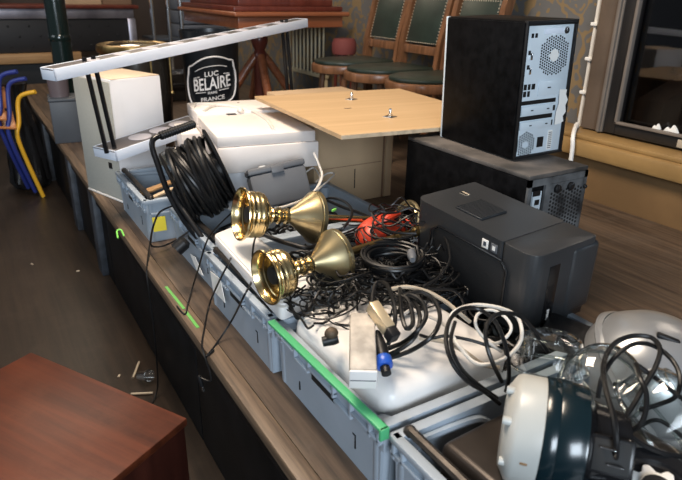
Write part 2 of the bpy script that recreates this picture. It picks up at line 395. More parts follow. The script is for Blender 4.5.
def paper(parent, pts, m, name):
    """thin label on a crate side; pts in the crate's local frame"""
    b = MB(); v = [b.bm.verts.new(p) for p in pts]; b.bm.faces.new(v)
    g = bmesh.ops.extrude_face_region(b.bm, geom=b.bm.faces[:]); 
    return b, g
def local(t, p): return Vector(p) - t.location
def label_quad(t, pix, X, m, name, axis=0):
    b = MB(); vs = []
    for (px, py) in pix:
        d = fwd*FPX + cr*(px-341) - cu*(py-240); p = EYE + d*((X-EYE[axis])/d[axis]); vs.append(local(t, p))
    off = Vector((.0015, 0, 0)) if axis == 0 else Vector((0, .0015, 0))
    a = [b.bm.verts.new(v) for v in vs]; c = [b.bm.verts.new(v+off) for v in vs]
    b.bm.faces.new(a); b.bm.faces.new(c[::-1])
    for k in range(len(a)): b.bm.faces.new((a[k], c[k], c[(k+1) % len(a)], a[(k+1) % len(a)]))
    bmesh.ops.recalc_face_normals(b.bm, faces=b.bm.faces)
    return b.build(name, m, t, smooth=0)
label_quad(c1, [(152, 218), (165, 216), (167, 230), (154, 232)], c1.location.y-.005, M['yellow'], 'yellow_label', 1)
label_quad(c2, [(190, 254), (195, 257), (203, 276), (197, 271)], c2.location.x-.0045, M['paper'], 'white_label')
label_quad(c3, [(210, 271), (220, 279), (225, 303), (213, 290)], c3.location.x-.0045, M['paper'], 'white_label')

# ================================================================== PC TOWERS
lt = thing('computer_tower', 'dusty black computer case lying behind the printer, under the other computer', 'computer', (1.243, 1.222, ZS), (0, 0, 0))
w, d, h = .218, .494, .39
MB().span(-w/2, w/2, -d/2+.006, d/2, 0, h-.012, .003).build('case_body', M['pcblack'], lt)
MB().span(-w/2, w/2, -d/2, d/2, h-.012, h, .003).build('top_panel', M['dustytop'], lt, 'dusty grey top panel')
b = MB(); y = -d/2
b.span(-w/2, w/2, y-.001, y+.006, 0, .012).span(-w/2, w/2, y-.001, y+.006, h-.03, h-.012).span(-w/2, -w/2+.012, y-.001, y+.006, 0, h-.012).span(w/2-.012, w/2, y-.001, y+.006, 0, h-.012).span(-w/2+.062, -w/2+.078, y-.001, y+.006, .1, h-.03)
b.build('rear_frame', M['dusty'], lt)
MB().span(-w/2+.022, -w/2+.052, y+.001, y+.006, .17, h-.045).build('port_strip', M['steel'], lt)
b = MB()
for k in range(7): b.span(-w/2+.022+(k % 2)*.008, -w/2+.046, y, y+.003, .19+k*.024, .204+k*.024)
b.build('ports', M['black'], lt)
b = MB()
for i in range(11):
    for j in range(16):
        x = -w/2+.087+i*.0112; z = .175+j*.0105+(i % 2)*.005
        if x < w/2-.014: b.lathe([(.0036, 0), (.0036, .002)], 6, Matrix.Translation((x, y-.0015, z)) @ Matrix.Rotation(R(-90), 4, 'X'))
MB().span(-w/2+.079, w/2-.013, y-.0005, y+.005, .02, h-.031).build('rear_plate', M['dusty'], lt)
b.build('fan_grille', M['dark'], lt)
for x in (-.005, .045): MB().lathe([(.011, 0), (.011, .006), (.006, .009)], 16, Matrix.Translation((x, y-.001, h-.046)) @ Matrix.Rotation(R(90), 4, 'X')).build('tube_grommet', M['black'], lt)
MB().ball((w/2-.006, y-.003, h-.055), .006).build('thumb_screw', M['black'], lt)

ut = thing('computer_tower', 'black computer case with pale steel back, standing on the other computer', 'computer', (1.296, 1.248, ZS+.3915), (R(-.4), R(-1.6), R(-3)))
w, d, h = .174, .312, .35
MB().span(-w/2, w/2, -d/2+.006, d/2, .004, h, .004).build('case_body', M['pcblack'], ut)
MB().span(-w/2-.003, -w/2, -d/2+.004, d/2-.003, .006, h-.004, .001).build('side_panel', M['pcblack'], ut)
MB().span(-w/2-.003, -w/2+.01, d/2-.004, d/2+.004, .004, h, .001).build('front_edge', M['steel'], ut, 'bright front edge of the side panel')
y = -d/2
MB().span(-w/2+.006, w/2-.012, y, y+.008, .012, h-.012, .001).build('rear_panel', M['steel'], ut)
b = MB(); b.span(-w/2, w/2, y-.004, y+.008, h-.012, h, .002).span(-w/2, -w/2+.006, y-.004, y+.008, .004, h, .001).span(-w/2, w/2, y-.004, y+.008, .004, .012, .002).span(w/2-.012, w/2, y-.003, y+.008, .004, h, .002)
b.build('rear_frame', M['black'], ut)
UX = lambda u: -w/2+.006+u*(w-.018)
VZ = lambda v: h-v*h
def disc(bm, x, z, r, dep=.001, seg=6, yy=None): bm.lathe([(r, 0), (r, dep)], seg, Matrix.Translation((x, (y if yy is None else yy), z)) @ Matrix.Rotation(R(90), 4, 'X'))
b = MB(); cx, cz = UX(.62), VZ(.245)
for i in range(-9, 10):
    for j in range(-11, 12):
        x = cx+i*.0074; z = cz+j*.0066+(i % 2)*.0033; dx, dz = abs(x-cx), abs(z-cz)
        if dx < .045 and dz < .049 and dx+dz < .071 and math.hypot(dx, dz) > .016: disc(b, x, z, .0026)
b.build('fan_grille', M['dark'], ut)
disc2 = MB(); disc(disc2, cx, cz, .015, .0015, 20); disc2.build('fan_hub', M['paper'], ut)
b = MB(); cx2, cz2 = UX(.2), VZ(.885)
for i in range(-7, 8):
    for j in range(-7, 8):
        x = cx2+i*.0070; z = cz2+j*.0066+(i % 2)*.0033; dd = math.hypot(x-cx2, z-cz2)
        if .012 < dd < .034: disc(b, x, z, .0025)
b.build('power_vent', M['dark'], ut)
b = MB(); b.span(UX(.46), UX(.6), y-.002, y, VZ(.92), VZ(.84), .001).build('power_socket', M['black'], ut)
MB().span(UX(.7), UX(.8), y-.0012, y, VZ(.95), VZ(.8)).build('rating_label', M['paper'], ut)
b = MB()
for k in range(9): b.span(UX(.71), UX(.79), y-.0017, y-.001, VZ(.94-k*.015), VZ(.933-k*.015))
b.build('label_print', M['greycase'], ut)
b = MB(); b.span(UX(.02), UX(.78), y-.001, y, VZ(.585), VZ(.555)).span(UX(.0), UX(.74), y-.001, y, VZ(.70), VZ(.668)); b.build('card_slot', M['black'], ut)
for v0, v1 in ((.595, .66), (.71, .77)):
    q = MB().span(UX(.02), UX(.72), y-.004, y, VZ(v1), VZ(v0), .001).build('slot_cover', M['steel'], ut)
    MB().span(UX(.22), UX(.27), y-.005, y-.0035, VZ((v0+v1)/2+.004), VZ((v0+v1)/2-.004)).span(UX(.58), UX(.63), y-.005, y-.0035, VZ((v0+v1)/2+.004), VZ((v0+v1)/2-.004)).build('screw_slot', M['black'], q)
MB().span(UX(.74), UX(.79), y-.001, y, VZ(.65), VZ(.61)).span(UX(.72), UX(.77), y-.001, y, VZ(.76), VZ(.72)).build('screw_hole', M['black'], ut)
q = MB().span(UX(.35), UX(.86), y-.002, y, VZ(.53), VZ(.42), .001).build('blank_plate', M['steel'], ut)
MB().span(UX(.55), UX(.62), y-.003, y-.0015, VZ(.477), VZ(.468)).build('slot', M['black'], q)
for v, uu in ((.085, .08), (.085, .16), (.2, .05), (.30, .05)):
    MB().span(UX(uu), UX(uu+.05), y-.0015, y, VZ(v+.03), VZ(v), .0005).build('port', M['black'], ut)
for i in range(2):
    for j in range(2): MB().span(UX(.03+i*.09), UX(.09+i*.08), y-.0015, y, VZ(.475+j*.05), VZ(.435+j*.05)).build('port', M['black'], ut)
MB().span(UX(.2), UX(.27), y-.0015, y, VZ(.475), VZ(.435)).build('port', M['black'], ut)
for v in (.215, .315): MB().span(UX(.09), UX(.13), y-.005, y, VZ(v+.05), VZ(v), .001).build('port_connector', M['chrome'], ut)
MB().span(UX(.35), UX(.8), y-.002, y, VZ(.095), VZ(.055), .001).build('serial_label', M['rackwhite'], ut)
b = MB(); disc(b, UX(.83), VZ(.075), .009, .003, 16); b.build('lock_ring', M['chrome'], ut)
b = MB()
b.prism([(UX(.80), VZ(.76)), (UX(.93), VZ(.755)), (UX(1.0), VZ(.74)), (UX(.97), VZ(.7)), (UX(1.03), VZ(.67)), (UX(1.0), VZ(.62)), (UX(1.04), VZ(.58)), (UX(.98), VZ(.535)), (UX(.99), VZ(.50)), (UX(.82), VZ(.495)), (UX(.84), VZ(.6)), (UX(.80), VZ(.66))], .001, Matrix.Translation((0, y-.004, 0)) @ Matrix.Rotation(R(90), 4, 'X'))
b.build('torn_paper_label', M['paper'], ut)

# ================================================================== PRINTER
pr = thing('printer', 'large black printer with rounded ends beside the computers', 'printer', (.986, .917, ZS+CH+.002), (R(3), R(-3), R(1.5)))
# local: x depth, y length, z up ; -x faces the cables, -y end faces camera
PW, PL, PH = .192, .368, .188
pts = []
def rrect(hx, hy, rad, n=6, only=None):
    out = []
    for k, (sx, sy) in enumerate(((1, 1), (-1, 1), (-1, -1), (1, -1))):
        rr = rad if (only is None or k in only) else .008
        for i in range(n+1):
            a = R(90*k+90*i/n); out.append((sx*(hx-rr)+rr*math.cos(a), sy*(hy-rr)+rr*math.sin(a)))
    return out
t = MB(); t.prism(rrect(PW/2, (PL-.085)/2, .028, only=(1,)), PH, Matrix.Translation((0, .0425, 0)), 0)
t.build('main_body', M['printer'], pr)
def tapered_end(x0, x1, y0, y1):
    return MB()
t = MB(); t.prism(rrect(PW/2-.001, .0425, .03, only=(2,)), PH-.001, Matrix.Translation((0, -PL/2+.0425, 0)), .004)
t.build('end_cover', M['printer'], pr)
t = MB(); t.span(PW/2-.075, PW/2+.012, -PL/2-.004, -PL/2+.06, .012, PH-.012, .012, 3); t.build('back_cover', M['printer'], pr)
t = MB(); t.prism([(-.09, .012), (.14, .012), (.14, .135), (.125, .148), (-.07, .148), (-.09, .13)], .006, Matrix.Translation((-PW/2+.001, .02, 0)) @ Matrix.Rotation(R(-90), 4, 'Z') @ Matrix.Rotation(R(90), 4, 'X'), .0018)
t.build('front_panel', M['printerdark'], pr, 'dark textured front panel')
fr = MB(); fr.tube([(-PW/2-.006, .02+a, z) for a, z in ((-.143, .02), (-.143, .13), (-.127, .15), (.07, .15), (.093, .132), (.093, .02))], .0025, smooth=1); fr.build('panel_trim', M['blackgloss'], pr)
t = MB(); t.span(-.06, .02, .0, .085, PH, PH+.005, .002)
for k in range(16): t.span(-.058, .018, .001+k*.0052, .004+k*.0052, PH+.004, PH+.0065)
t.build('ribbed_pad', M['printer'], pr)
q = MB().span(.012, .024, .125, .148, PH, PH+.0015).build('warning_sticker', M['beigecable'], pr)
MB().span(.012, .018, .125, .148, PH+.0015, PH+.002).build('sticker_print', M['black'], q)
for y0, fill in ((-.052, 'paper'), (-.078, 'greycase')):
    q = MB().span(-PW/2-.0015, -PW/2, y0-.009, y0+.009, PH-.034, PH-.014, .0005).build('square_sticker', M[fill], pr)
    MB().span(-PW/2-.002, -PW/2-.0012, y0-.004, y0+.004, PH-.029, PH-.019).build('sticker_print', M['greybox' if fill == 'paper' else 'paper'], q)
t = MB(); t.span(-.045, -.014, -PL/2-.0015, -PL/2+.01, .006, PH-.035, .001); t.build('end_vent', M['blackgloss'], pr)
t = MB()
for k in range(5): t.span(-.033+.001*(k % 2), -.026, -PL/2-.0022, -PL/2-.0012, .022+k*.0055, .026+k*.0055)
t.build('worn_marking', M['paper'], pr)

# ================================================================== BOARD, CARDBOARD BOX
BX, BY = .635, .745
bd = thing('plywood_board', 'square tan plywood board with two metal plates, lying on the cardboard box', 'board', (1.224, 1.803, .8235), R(-10.5+4))
MB().prism([(-.29, -.37), (.325, -.37), (.325, .37), (-.32, .37)], .0125).build('board_panel', M['board'], bd)
t = MB(); t.span(-.29, .325, -.3715, -.3695, .0005, .012); t.build('raw_edge', M['boardedge'], bd, 'pale raw edge')
def board_local(px, py, z=.836):
    p = at(px, py, z); v = p-bd.location; a = bd.rotation_euler.z; return (v.x*math.cos(a)+v.y*math.sin(a), -v.x*math.sin(a)+v.y*math.cos(a))
for px, py in ((351.5, 99.5), (390, 117)):
    x, y = board_local(px, py)
    q = MB().box((x, y, .0135), (.036, .036, .003), .0008, (0, 0, R(30))).build('mounting_plate', M['chrome'], bd)
    MB().lathe([(.0075, 0), (.0075, .006), (.0045, .008), (.0045, .024), (.003, .026)], 12, Matrix.Translation((x, y, .0145))).build('threaded_stud', M['chrome'], q)
x, y = board_local(348, 108.5)
MB().tube([(x-.012, y+.004, .0128), (x, y-.003, .0128), (x+.006, y+.001, .0128), (x+.014, y, .0128)], .0014).build('scorch_mark', M['bar'], bd)

cb = thing('cardboard_box', 'tall brown cardboard box under the plywood board', 'box', (1.27, 2.19, ZS), 0)
MB().span(-.185, .185, -.21, .21, 0, .398, .004).build('carton', M['cardboard'], cb)
MB().span(.135, .142, -.2125, -.209, .002, .396).build('loose_flap_edge', M['cardboard2'], cb)
MB().span(.146, .18, -.216, -.2095, .002, .397, .002).build('corner_flap', M['cardboard'], cb)
MB().span(.0, .004, -.2115, -.2095, .06, .14).build('cut_slot', M['dark'], cb)
MB().span(-.18, .13, -.2112, -.2098, .155, .157).build('crease', M['cardboard2'], cb)

# ================================================================== WHITE BOX STACK (three separate flat boxes)
ang = R(-9.1)
SX0 = Vector((.655, 1.841, 0))
def stk(name, lab, x0, x1, y0, y1, z0, z1, m, bev=.004):
    t = thing(name, lab, 'box', (SX0.x, SX0.y, z0), ang, 'white boxes stacked beside the cable reel')
    MB().span(x0, x1, y0, y1, 0, z1-z0, bev).build('carton', m, t); return t
bA = stk('white_box', 'pale grey-white box at the bottom of the white stack, behind the grey case', .03, .295, .02, .5, .572, .655, M['speakerside'])
bB = stk('white_box', 'white flat box in the middle of the white stack', .0, .345, -.005, .6, .656, .7425, M['whitepaint'])
bC = stk('white_box', 'topmost white flat box of the white stack, notched and tied with cord', .0, .335, .0, .36, .7435, .78, M['whitepaint'])
MB().span(.0, .36, .375, .615, 0, .044, .004).build('rear_panel', M['whitepaint'], bC)
MB().span(.02, .34, .352, .38, 0, .03).build('joint_strip', M['whitepaint'], bC)
MB().span(.11, .145, .345, .39, .030, .0375, .001).build('notch', M['dark'], bC)
for x in (.1, .2, .3): MB().lathe([(.004, 0), (.004, .001)], 10, Matrix.Translation((x, .56, .0442))).build('screw_hole', M['dark'], bC)
t = MB(); t.tube([(.03, .40, .046), (.1, .5, .050), (.18, .42, .046), (.215, .36, .041), (.22, .2, .039), (.2, .04, .039)], .006)
t.tube([(.1, .5, .05), (.03, .56, .046), (.0, .45, .046)], .006).ball((.165, .375, .047), .013, scale=(1, 1.4, .8)); t.build('tie_cord', M['whitecable'], bC)
# small white block left of the stack
tag(MB().box((.672, 2.21, .655), (.07, .2, .165), .005, (0, 0, R(-9))).build('white_block', M['whitepaint']), 'small upright white block against the left side of the white stack', 'box')

# ================================================================== SPEAKER
sp = thing('speaker_cabinet', 'tall white loudspeaker with pale grille standing at the stage edge', 'speaker', (.511, 2.562, ZS+.001), R(19))
# local: grille faces -X ; length along Y
a = R(-19)
MB().prism([(-.106, -.132), (-.066, -.14), (.112, -.136), (.112, .136), (-.106, .136)], .478, None, .006).build('cabinet', M['speakerside'], sp)
MB().span(-.111, -.106, -.130, .132, .008, .47, .003).build('grille', M['speakergrille'], sp, 'pale grey perforated grille')
MB().span(-.1125, -.1105, -.085, -.06, .13, .155, .001).build('badge', M['black'], sp)
MB().span(-.113, -.106, -.131, .133, .0, .008, .002).build('bottom_trim', M['white'], sp)
MB().span(-.1, .108, -.134, .132, .478, .4805, .001).build('warm_lit_top', M['peach'], sp, 'top tinted tan for the warm light from above')

# ================================================================== BOTTLE RACK
PB = at(104, 149, .70)
rk = thing('bottle_rack', 'two-tier white rack with round holes and thin black rods, tilted over the far crate', 'rack', PB)
# local: x along the tray, y depth (away), z up the rods
def ray_pt(px, py, dist):
    d = fwd*FPX + cr*(px-341) - cu*(py-240); return EYE + d*(dist/math.hypot(d.x, d.y))
LT0 = ray_pt(117, 160, 2.16); UT0 = ray_pt(55, 75.5, 2.075); UT1 = ray_pt(308, 23, 3.02)
ux = (UT1-UT0); ULEN = ux.length; ux.normalize()
rodv = (ray_pt(87, 66, 2.19)-PB); 
uz = (rodv - ux*rodv.dot(ux)).normalized(); uy = uz.cross(ux).normalized()
rk.matrix_world = Matrix.Translation(PB) @ Matrix((ux, uy, uz)).transposed().to_4x4()
loc_, rot_, sca_ = rk.matrix_world.decompose(); rk.location = loc_; rk.rotation_euler = rot_.to_euler()
rinv = rk.matrix_world.copy(); rinv.invert() if hasattr(rinv, 'invert') else None
rinv = (Matrix.Translation(PB) @ Matrix((ux, uy, uz)).transposed().to_4x4()).inverted()
u0 = rinv @ UT0; l0 = rinv @ LT0
UZ = (rinv @ ray_pt(87, 66, 2.19)).z
TD = .13
def tray(x0, x1, y0, zt, hh, holes, name, TD=.13, hr=.041):
    t = MB().span(x0, x1, y0+.004, y0+TD, zt-.006, zt, .001).build(name, M['racktop'], rk, 'dark grey-brown tray deck')
    MB().span(x0, x1, y0, y0+.005, zt-hh, zt+.001, .0012).span(x0, x0+.005, y0, y0+TD, zt-hh, zt+.001, .0012).span(x1-.005, x1, y0, y0+TD, zt-hh, zt+.001, .0012).span(x0, x1, y0+TD-.005, y0+TD, zt-hh, zt+.001, .0012).build('tray_front', M['rackwhite'], t, 'pale blue-white tray edge')
    n = int((x1-x0-.1)/holes)
    for k in range(n):
        x = x0+.16+k*holes
        if x < x1-.05: MB().lathe([(hr, 0), (hr, .0012), (hr*.88, .0018)], 28, Matrix.Translation((x, y0+TD/2, zt))).build('bottle_hole', M['rackhole'], t)
    return t
tray(u0.x, u0.x+ULEN, u0.y, u0.z+.018, .036, .125, 'upper_tray', .07, .028)
tray(l0.x, l0.x+.46, l0.y, l0.z+.03, .036, .098, 'lower_tray', .12)
zb = l0.z+.024; zt_ = u0.z+.03
xr = (rinv @ ray_pt(282, 40, 2.93)).x
for x in (.0, xr):
    for dx, dy in ((-.012, .01), (.022, .01)):
        MB().tube([(x+dx, l0.y+dy+.02, zb if x == 0 else -.36), (x+dx+(.0), u0.y+dy+.02, zt_)], .0078, smooth=1).build('rod', M['blackgloss'], rk)

# ================================================================== CABLE REEL
RC = EYE + (lambda d: d*(1.80/math.hypot(d.x, d.y)))(fwd*FPX + cr*(199-341) - cu*(179-240))
RA = Vector((.865, -.16, .33)).normalized()
rl = thing('cable_reel', 'black cable drum wound with thick black cable, with carrying handle', 'cable reel', (RC.x, RC.y, ZS+.01))
def rp(v): return Vector(v)-rl.location
mx = axis_mx(rp(RC-RA*.075), rp(RC+RA*.075))
MB().lathe([(.02, 0), (.112, 0), (.116, .003), (.112, .007), (.02, .007)], 40, mx).build('drum_flange', M['black'], rl)
MB().lathe([(.02, .145), (.126, .145), (.130, .149), (.126, .153), (.02, .153)], 48, mx).build('drum_flange', M['black'], rl)
MB().lathe([(.055, .005), (.055, .146)], 24, mx).build('hub', M['black'], rl)
cab = MB(); P = []
turns = 13
for k in range(turns*20):
    a = k/20*2*math.pi; u = k/(turns*20)
    rr = .105+.008*math.sin(a*.31+1)+.004*math.sin(a*1.7); zz = .018+.118*u+.010*math.sin(a+.6+u*9)
    P.append(mx @ Vector((rr*math.cos(a), rr*math.sin(a), zz)))
cab.tube(P, .0068, 7, smooth=1)
P = []
for k in range(6*20):
    a = -k/20*2*math.pi+1; u = k/120
    rr = .113+.005*math.sin(a*.43); zz = .118-.085*u+.028*math.sin(a*1.0+u*5)
    P.append(mx @ Vector((rr*math.cos(a), rr*math.sin(a), zz)))
cab.tube(P, .0060, 7, smooth=1)
cab.build('wound_cable', M['cable'], rl)
# handle: U-frame with ribbed grip
hp = [ray_pt(198, 238, 1.66), ray_pt(184, 220, 1.70), ray_pt(168, 192, 1.76), ray_pt(158, 165, 1.80), ray_pt(152.5, 148, 1.82), ray_pt(153, 140, 1.83), ray_pt(159, 136, 1.84), ray_pt(170, 132.5, 1.86), ray_pt(193, 124.5, 1.90)]
MB().tube([rp(p) for p in hp], .0085, 10).build('frame_tube', M['blackgloss'], rl)
g = MB(); g0, g1 = rp(ray_pt(160, 136, 1.84)), rp(ray_pt(194, 124, 1.905)); gm = axis_mx(g0, g1); L_ = (g1-g0).length
prof = []
for k in range(29): prof.append((.0135 if k % 2 else .0115, L_*k/28))
g.lathe([(.004, 0)]+prof+[(.004, L_)], 14, gm); g.build('hand_grip', M['black'], rl)
hp = [ray_pt(205, 242, 1.62), ray_pt(190, 220, 1.66), ray_pt(178, 202, 1.70), ray_pt(174, 192, 1.72), ray_pt(179, 187, 1.74), ray_pt(186, 187, 1.78)]
MB().tube([rp(p) for p in hp], .0075, 10).build('support_tube', M['black'], rl)
MB().lathe([(.02, 0), (.02, .03), (.012, .04)], 16, axis_mx(rp(ray_pt(176, 250, 1.60)), rp(ray_pt(196, 232, 1.62)))).build('socket', M['black'], rl)

# ================================================================== BRASS STANDS
def brass(label, A, B, r, grp='brass stands'):
    A, B = Vector(A), Vector(B); mx_w = axis_mx(A, B); L = (B-A).length
    t = thing('brass_stand', label, 'brass stand', A, mx_w.to_euler() and tuple(mx_w.to_euler()), grp)
    s = r/.062; e = 1.0
    cup = [(.056, .006), (.059, .0), (.063, .0), (.064, .003), (.0625, .006), (.057, .010), (.0545, .013), (.056, .015), (.056, .018), (.0545, .020), (.0545, .025), (.056, .027), (.056, .030), (.054, .032), (.0545, .038), (.0555, .040), (.0555, .043), (.053, .046), (.053, .051), (.050, .055), (.040, .061), (.036, .065), (.022, .070), (.018, .076)]
    inner = [(.018, .056), (.040, .055), (.047, .052), (.049, .04), (.050, .038), (.050, .026), (.052, .024), (.052, .012), (.056, .006)]
    MB().lathe([(a*s, b*s*e) for a, b in inner+cup[1:]], 44, None, cap=False).build('stepped_cup', M['brass'], t)
    MB().lathe([(.0, .016*s), (.019*s, .016*s), (.021*s, .019*s), (.021*s, .054*s), (0, .0546*s)], 24).build('socket_hole', M['dark'], t, 'black socket inside the cup')
    neck = [(.018, .074), (.020, .078), (.017, .082), (.017, .092), (.021, .095), (.021, .101), (.016, .105), (.015, .112), (.020, .115), (.020, .122), (.013, .126)]
    MB().lathe([(a*s, b*s*e) for a, b in neck], 28).build('neck', M['brass'], t)
    MB().lathe([(a*s, b*s*e) for a, b in ((.013, .124), (.016, .128), (.024, .138), (.042, .160), (.058, .180), (.0645, .186), (.0645, .190), (.0665, .191), (.0665, .201), (.064, .202), (.02, .192))], 48).build('bell', M['brassdull'], t)
    MB().lathe([(.0092, .2*s), (.0092, L-.07), (.012, L-.068), (.012, L-.055), (.009, L-.05), (.009, L-.015), (.013, L-.013), (.013, L), (.0, L)], 16).build('stem', M['brassdark' if 'near' in label else 'brass'], t)
    return t, L
b1, L1 = brass('brass stand with a ring at its tip, lying farther across the crates', ray_pt(240, 214, 1.40), ray_pt(419, 222, 1.64), .064)
MB().tube([((.056*math.cos(a)), .056*math.sin(a), L1-.045+.008*math.sin(a)) for a in [R(20*k-20) for k in range(12)]], .006, 8).tube([((.046*math.cos(a)), .046*math.sin(a), L1-.041) for a in [R(20*k-20) for k in range(12)]], .003, 6).build('ring_handle', M['brassdull'], b1)
b2, L2 = brass('brass stand with a dark stem, lying nearer across the crates', ray_pt(265, 278, 1.135), ray_pt(418, 231, 1.40), .058)

# ================================================================== WHITE SLAB, GREY CASE, RED JUG
def corner_slab(name, label, cat, pix, z0, z1, m, rad=.02):
    pts2 = [at(*p, z1) for p in pix]; cx = sum((p for p in pts2), Vector())/len(pts2)
    t = thing(name, label, cat, (cx.x, cx.y, z0))
    poly = []
    n = len(pts2)
    for i in range(n):
        p = pts2[i]; a = (pts2[i-1]-p).normalized(); b = (pts2[(i+1) % n]-p).normalized()
        for k in range(5):
            u = k/4; q = p + a*rad*(1-u)**2 + b*rad*u**2; poly.append((q.x-cx.x, q.y-cx.y))
    return t, poly
t, poly = corner_slab('plastic_slab', 'flat white plastic slab with rounded corners under the brass cups', 'plastic box', [(213, 233), (240, 222), (324, 286), (281, 308)], .578, .612, M['white'])
MB().prism(poly, .030, None, .004).build('slab_body', M['white'], t)
MB().prism([(x*.9, y*.96) for x, y in poly], .003, Matrix.Translation((0, 0, .0302)), .001).build('lid', M['white'], t)
gc = thing('grey_case', 'slate grey plastic case leaning against the white box stack', 'case', (.80, 1.66, .585), (R(-22), R(-8), R(-10)))
MB().span(-.092, .092, -.03, .035, 0, .108, .008).build('case_body', M['greycase'], gc)
MB().span(-.094, .094, -.033, .037, .108, .128, .006).build('lid', M['greycase'], gc)
MB().span(-.02, .02, -.038, -.032, .1, .122, .002).build('latch', M['greycase'], gc)
MB().span(-.05, -.03, -.01, .01, .128, .133, .001).build('label_tab', M['paper'], gc)
rd = thing('red_jug', 'red plastic jug lying among the cables behind the brass stems', 'jug', at(380, 250, .585), R(20))
MB().ball((0, 0, .045), .068, 3, (1.25, .85, .75)).box((.05, .0, .03), (.09, .08, .06), .02).build('jug_body', M['red'], rd)
MB().tube([(-.04, -.02, .085), (-.02, -.035, .105), (.03, -.03, .10), (.05, -.01, .075)], .009).build('handle', M['red'], rd)
MB().lathe([(.022, 0), (.022, .018), (.018, .022)], 18, Matrix.Translation((.07, -.03, .05)) @ Matrix.Rotation(R(70), 4, 'Y')).build('cap', M['red'], rd)

# ================================================================== CRATE ONE: slats, jar
for i, (a, b, lab) in enumerate([((142, 193), (174, 181), 'tan wooden slat in the far crate, the longer one'), ((154, 197), (172, 189), 'pale wooden slat in the far crate, beside the longer slat')]):
    p, q = at(*a, .555-.01*i), at(*b, .555-.01*i); t = MB(); dv = (q-p); t.box((p+q)/2, (dv.length*1.2, .03-.012*i, .008), .001, (0, 0, math.atan2(dv.y, dv.x)))
    tag(t.build('wooden_slat', M['tan' if i == 0 else 'boardedge']), lab, 'wood slat', 'wooden slats in the far crate')
jr = thing('glass_jar', 'clear amber-tinted glass jar lying in the far crate', 'jar', tuple(at(166, 166, .575)), (R(80), 0, R(-250)))
MB().lathe([(.02, 0), (.05, .0), (.055, .01), (.056, .09), (.05, .11), (.036, .12), (.036, .14), (.034, .14), (.034, .12), (.048, .108), (.053, .09), (.052, .012), (.02, .004)], 28, None, False).build('jar_body', M['jarglass'], jr)
MB().lathe([(.039, .128), (.039, .145), (.0, .146)], 24).build('lid', M['brassdark'], jr)
tag(MB().box((.72, 2.13, .4625), (.44, .28, .06), .02).build('dark_cloth', M['black']), 'dark cloth bundle filling the bottom of the far crate', 'cloth')

# ================================================================== WHITE SHELL and DARK CASE
ws = thing('plastic_shell', 'white plastic appliance shell with rounded edges in the green-strapped crate', 'appliance', (.65, .838, .505), (R(2), R(3), R(4)))
MB().box((0, 0, .042), (.315, .32, .10), .032, None, 5).build('shell', M['white'], ws)
MB().lathe([(.011, 0), (.011, .002), (.006, .0035)], 18, Matrix.Translation((-.125, -.130, .0815)) @ Matrix.Rotation(R(35), 4, 'X')).build('screw', M['chrome'], ws)
MB().lathe([(.004, 0), (.004, .001)], 10, Matrix.Translation((-.112, -.145, .071)) @ Matrix.Rotation(R(50), 4, 'X')).lathe([(.003, 0), (.003, .0015)], 10, Matrix.Translation((-.03, -.1535, .06)) @ Matrix.Rotation(R(70), 4, 'X')).lathe([(.003, 0), (.003, .0015)], 10, Matrix.Translation((.06, -.1535, .06)) @ Matrix.Rotation(R(70), 4, 'X')).build('screw_hole', M['greycase'], ws)
gs = MB(); p, q = at(271, 321, .585), at(385, 431, .583); dv = q-p
gs.box((0, 0, 0), (.016, dv.length, .006), .001).box((0, -dv.length/2+.002, -.008), (.017, .006, .022), .001)
gs = gs.build('strap', M['green']); gs.location = (p+q)/2; gs.rotation_euler = (math.atan2(-(dv.z), dv.length)*0, 0, math.atan2(dv.y, dv.x)+R(90)); tag(gs, 'bright green flat strap along the rim of the crate', 'strap')
dc = thing('metal_case', 'dark grey-brown metal case lying in the nearest crate', 'case', (.69, .41, .472), R(3))
MB().span(-.145, .17, -.17, .165, 0, .092, .016, 4).build('case_body', mat('dark_bronze_metal', (.045, .036, .03), .34, .5, var=.3, scale=8), dc)
MB().span(.0, .05, .11, .15, .0915, .10, .002).span(.005, .045, .115, .145, .1, .103, .001).build('hinge', M['bar'], dc)

# ================================================================== TEAL MOTOR
TA = at(503, 424, .625); TB = TA+Vector((.66, -.75, -.03)).normalized()*.3
tm = thing('motor_unit', 'round teal motor unit with milky white end cap in the nearest crate', 'appliance', TA, tuple(axis_mx(TA, TB).to_euler()))
MB().lathe([(.0, .0), (.062, .0), (.068, .004), (.082, .012), (.0855, .020), (.0865, .055)], 44).build('end_cap', M['lampwhite'], tm, 'milky white end cap')
MB().lathe([(.0875, .055), (.089, .057), (.089, .074), (.088, .076), (.089, .078), (.0885, .110), (.0865, .114), (.0865, .117)], 48).build('barrel', M['teal'], tm, 'dark teal barrel')
MB().lathe([(.0865, .117), (.082, .119), (.064, .130), (.060, .17), (.056, .18)], 40).build('collar', M['blackgloss'], tm)
tm.scale = (.93, .93, .93)
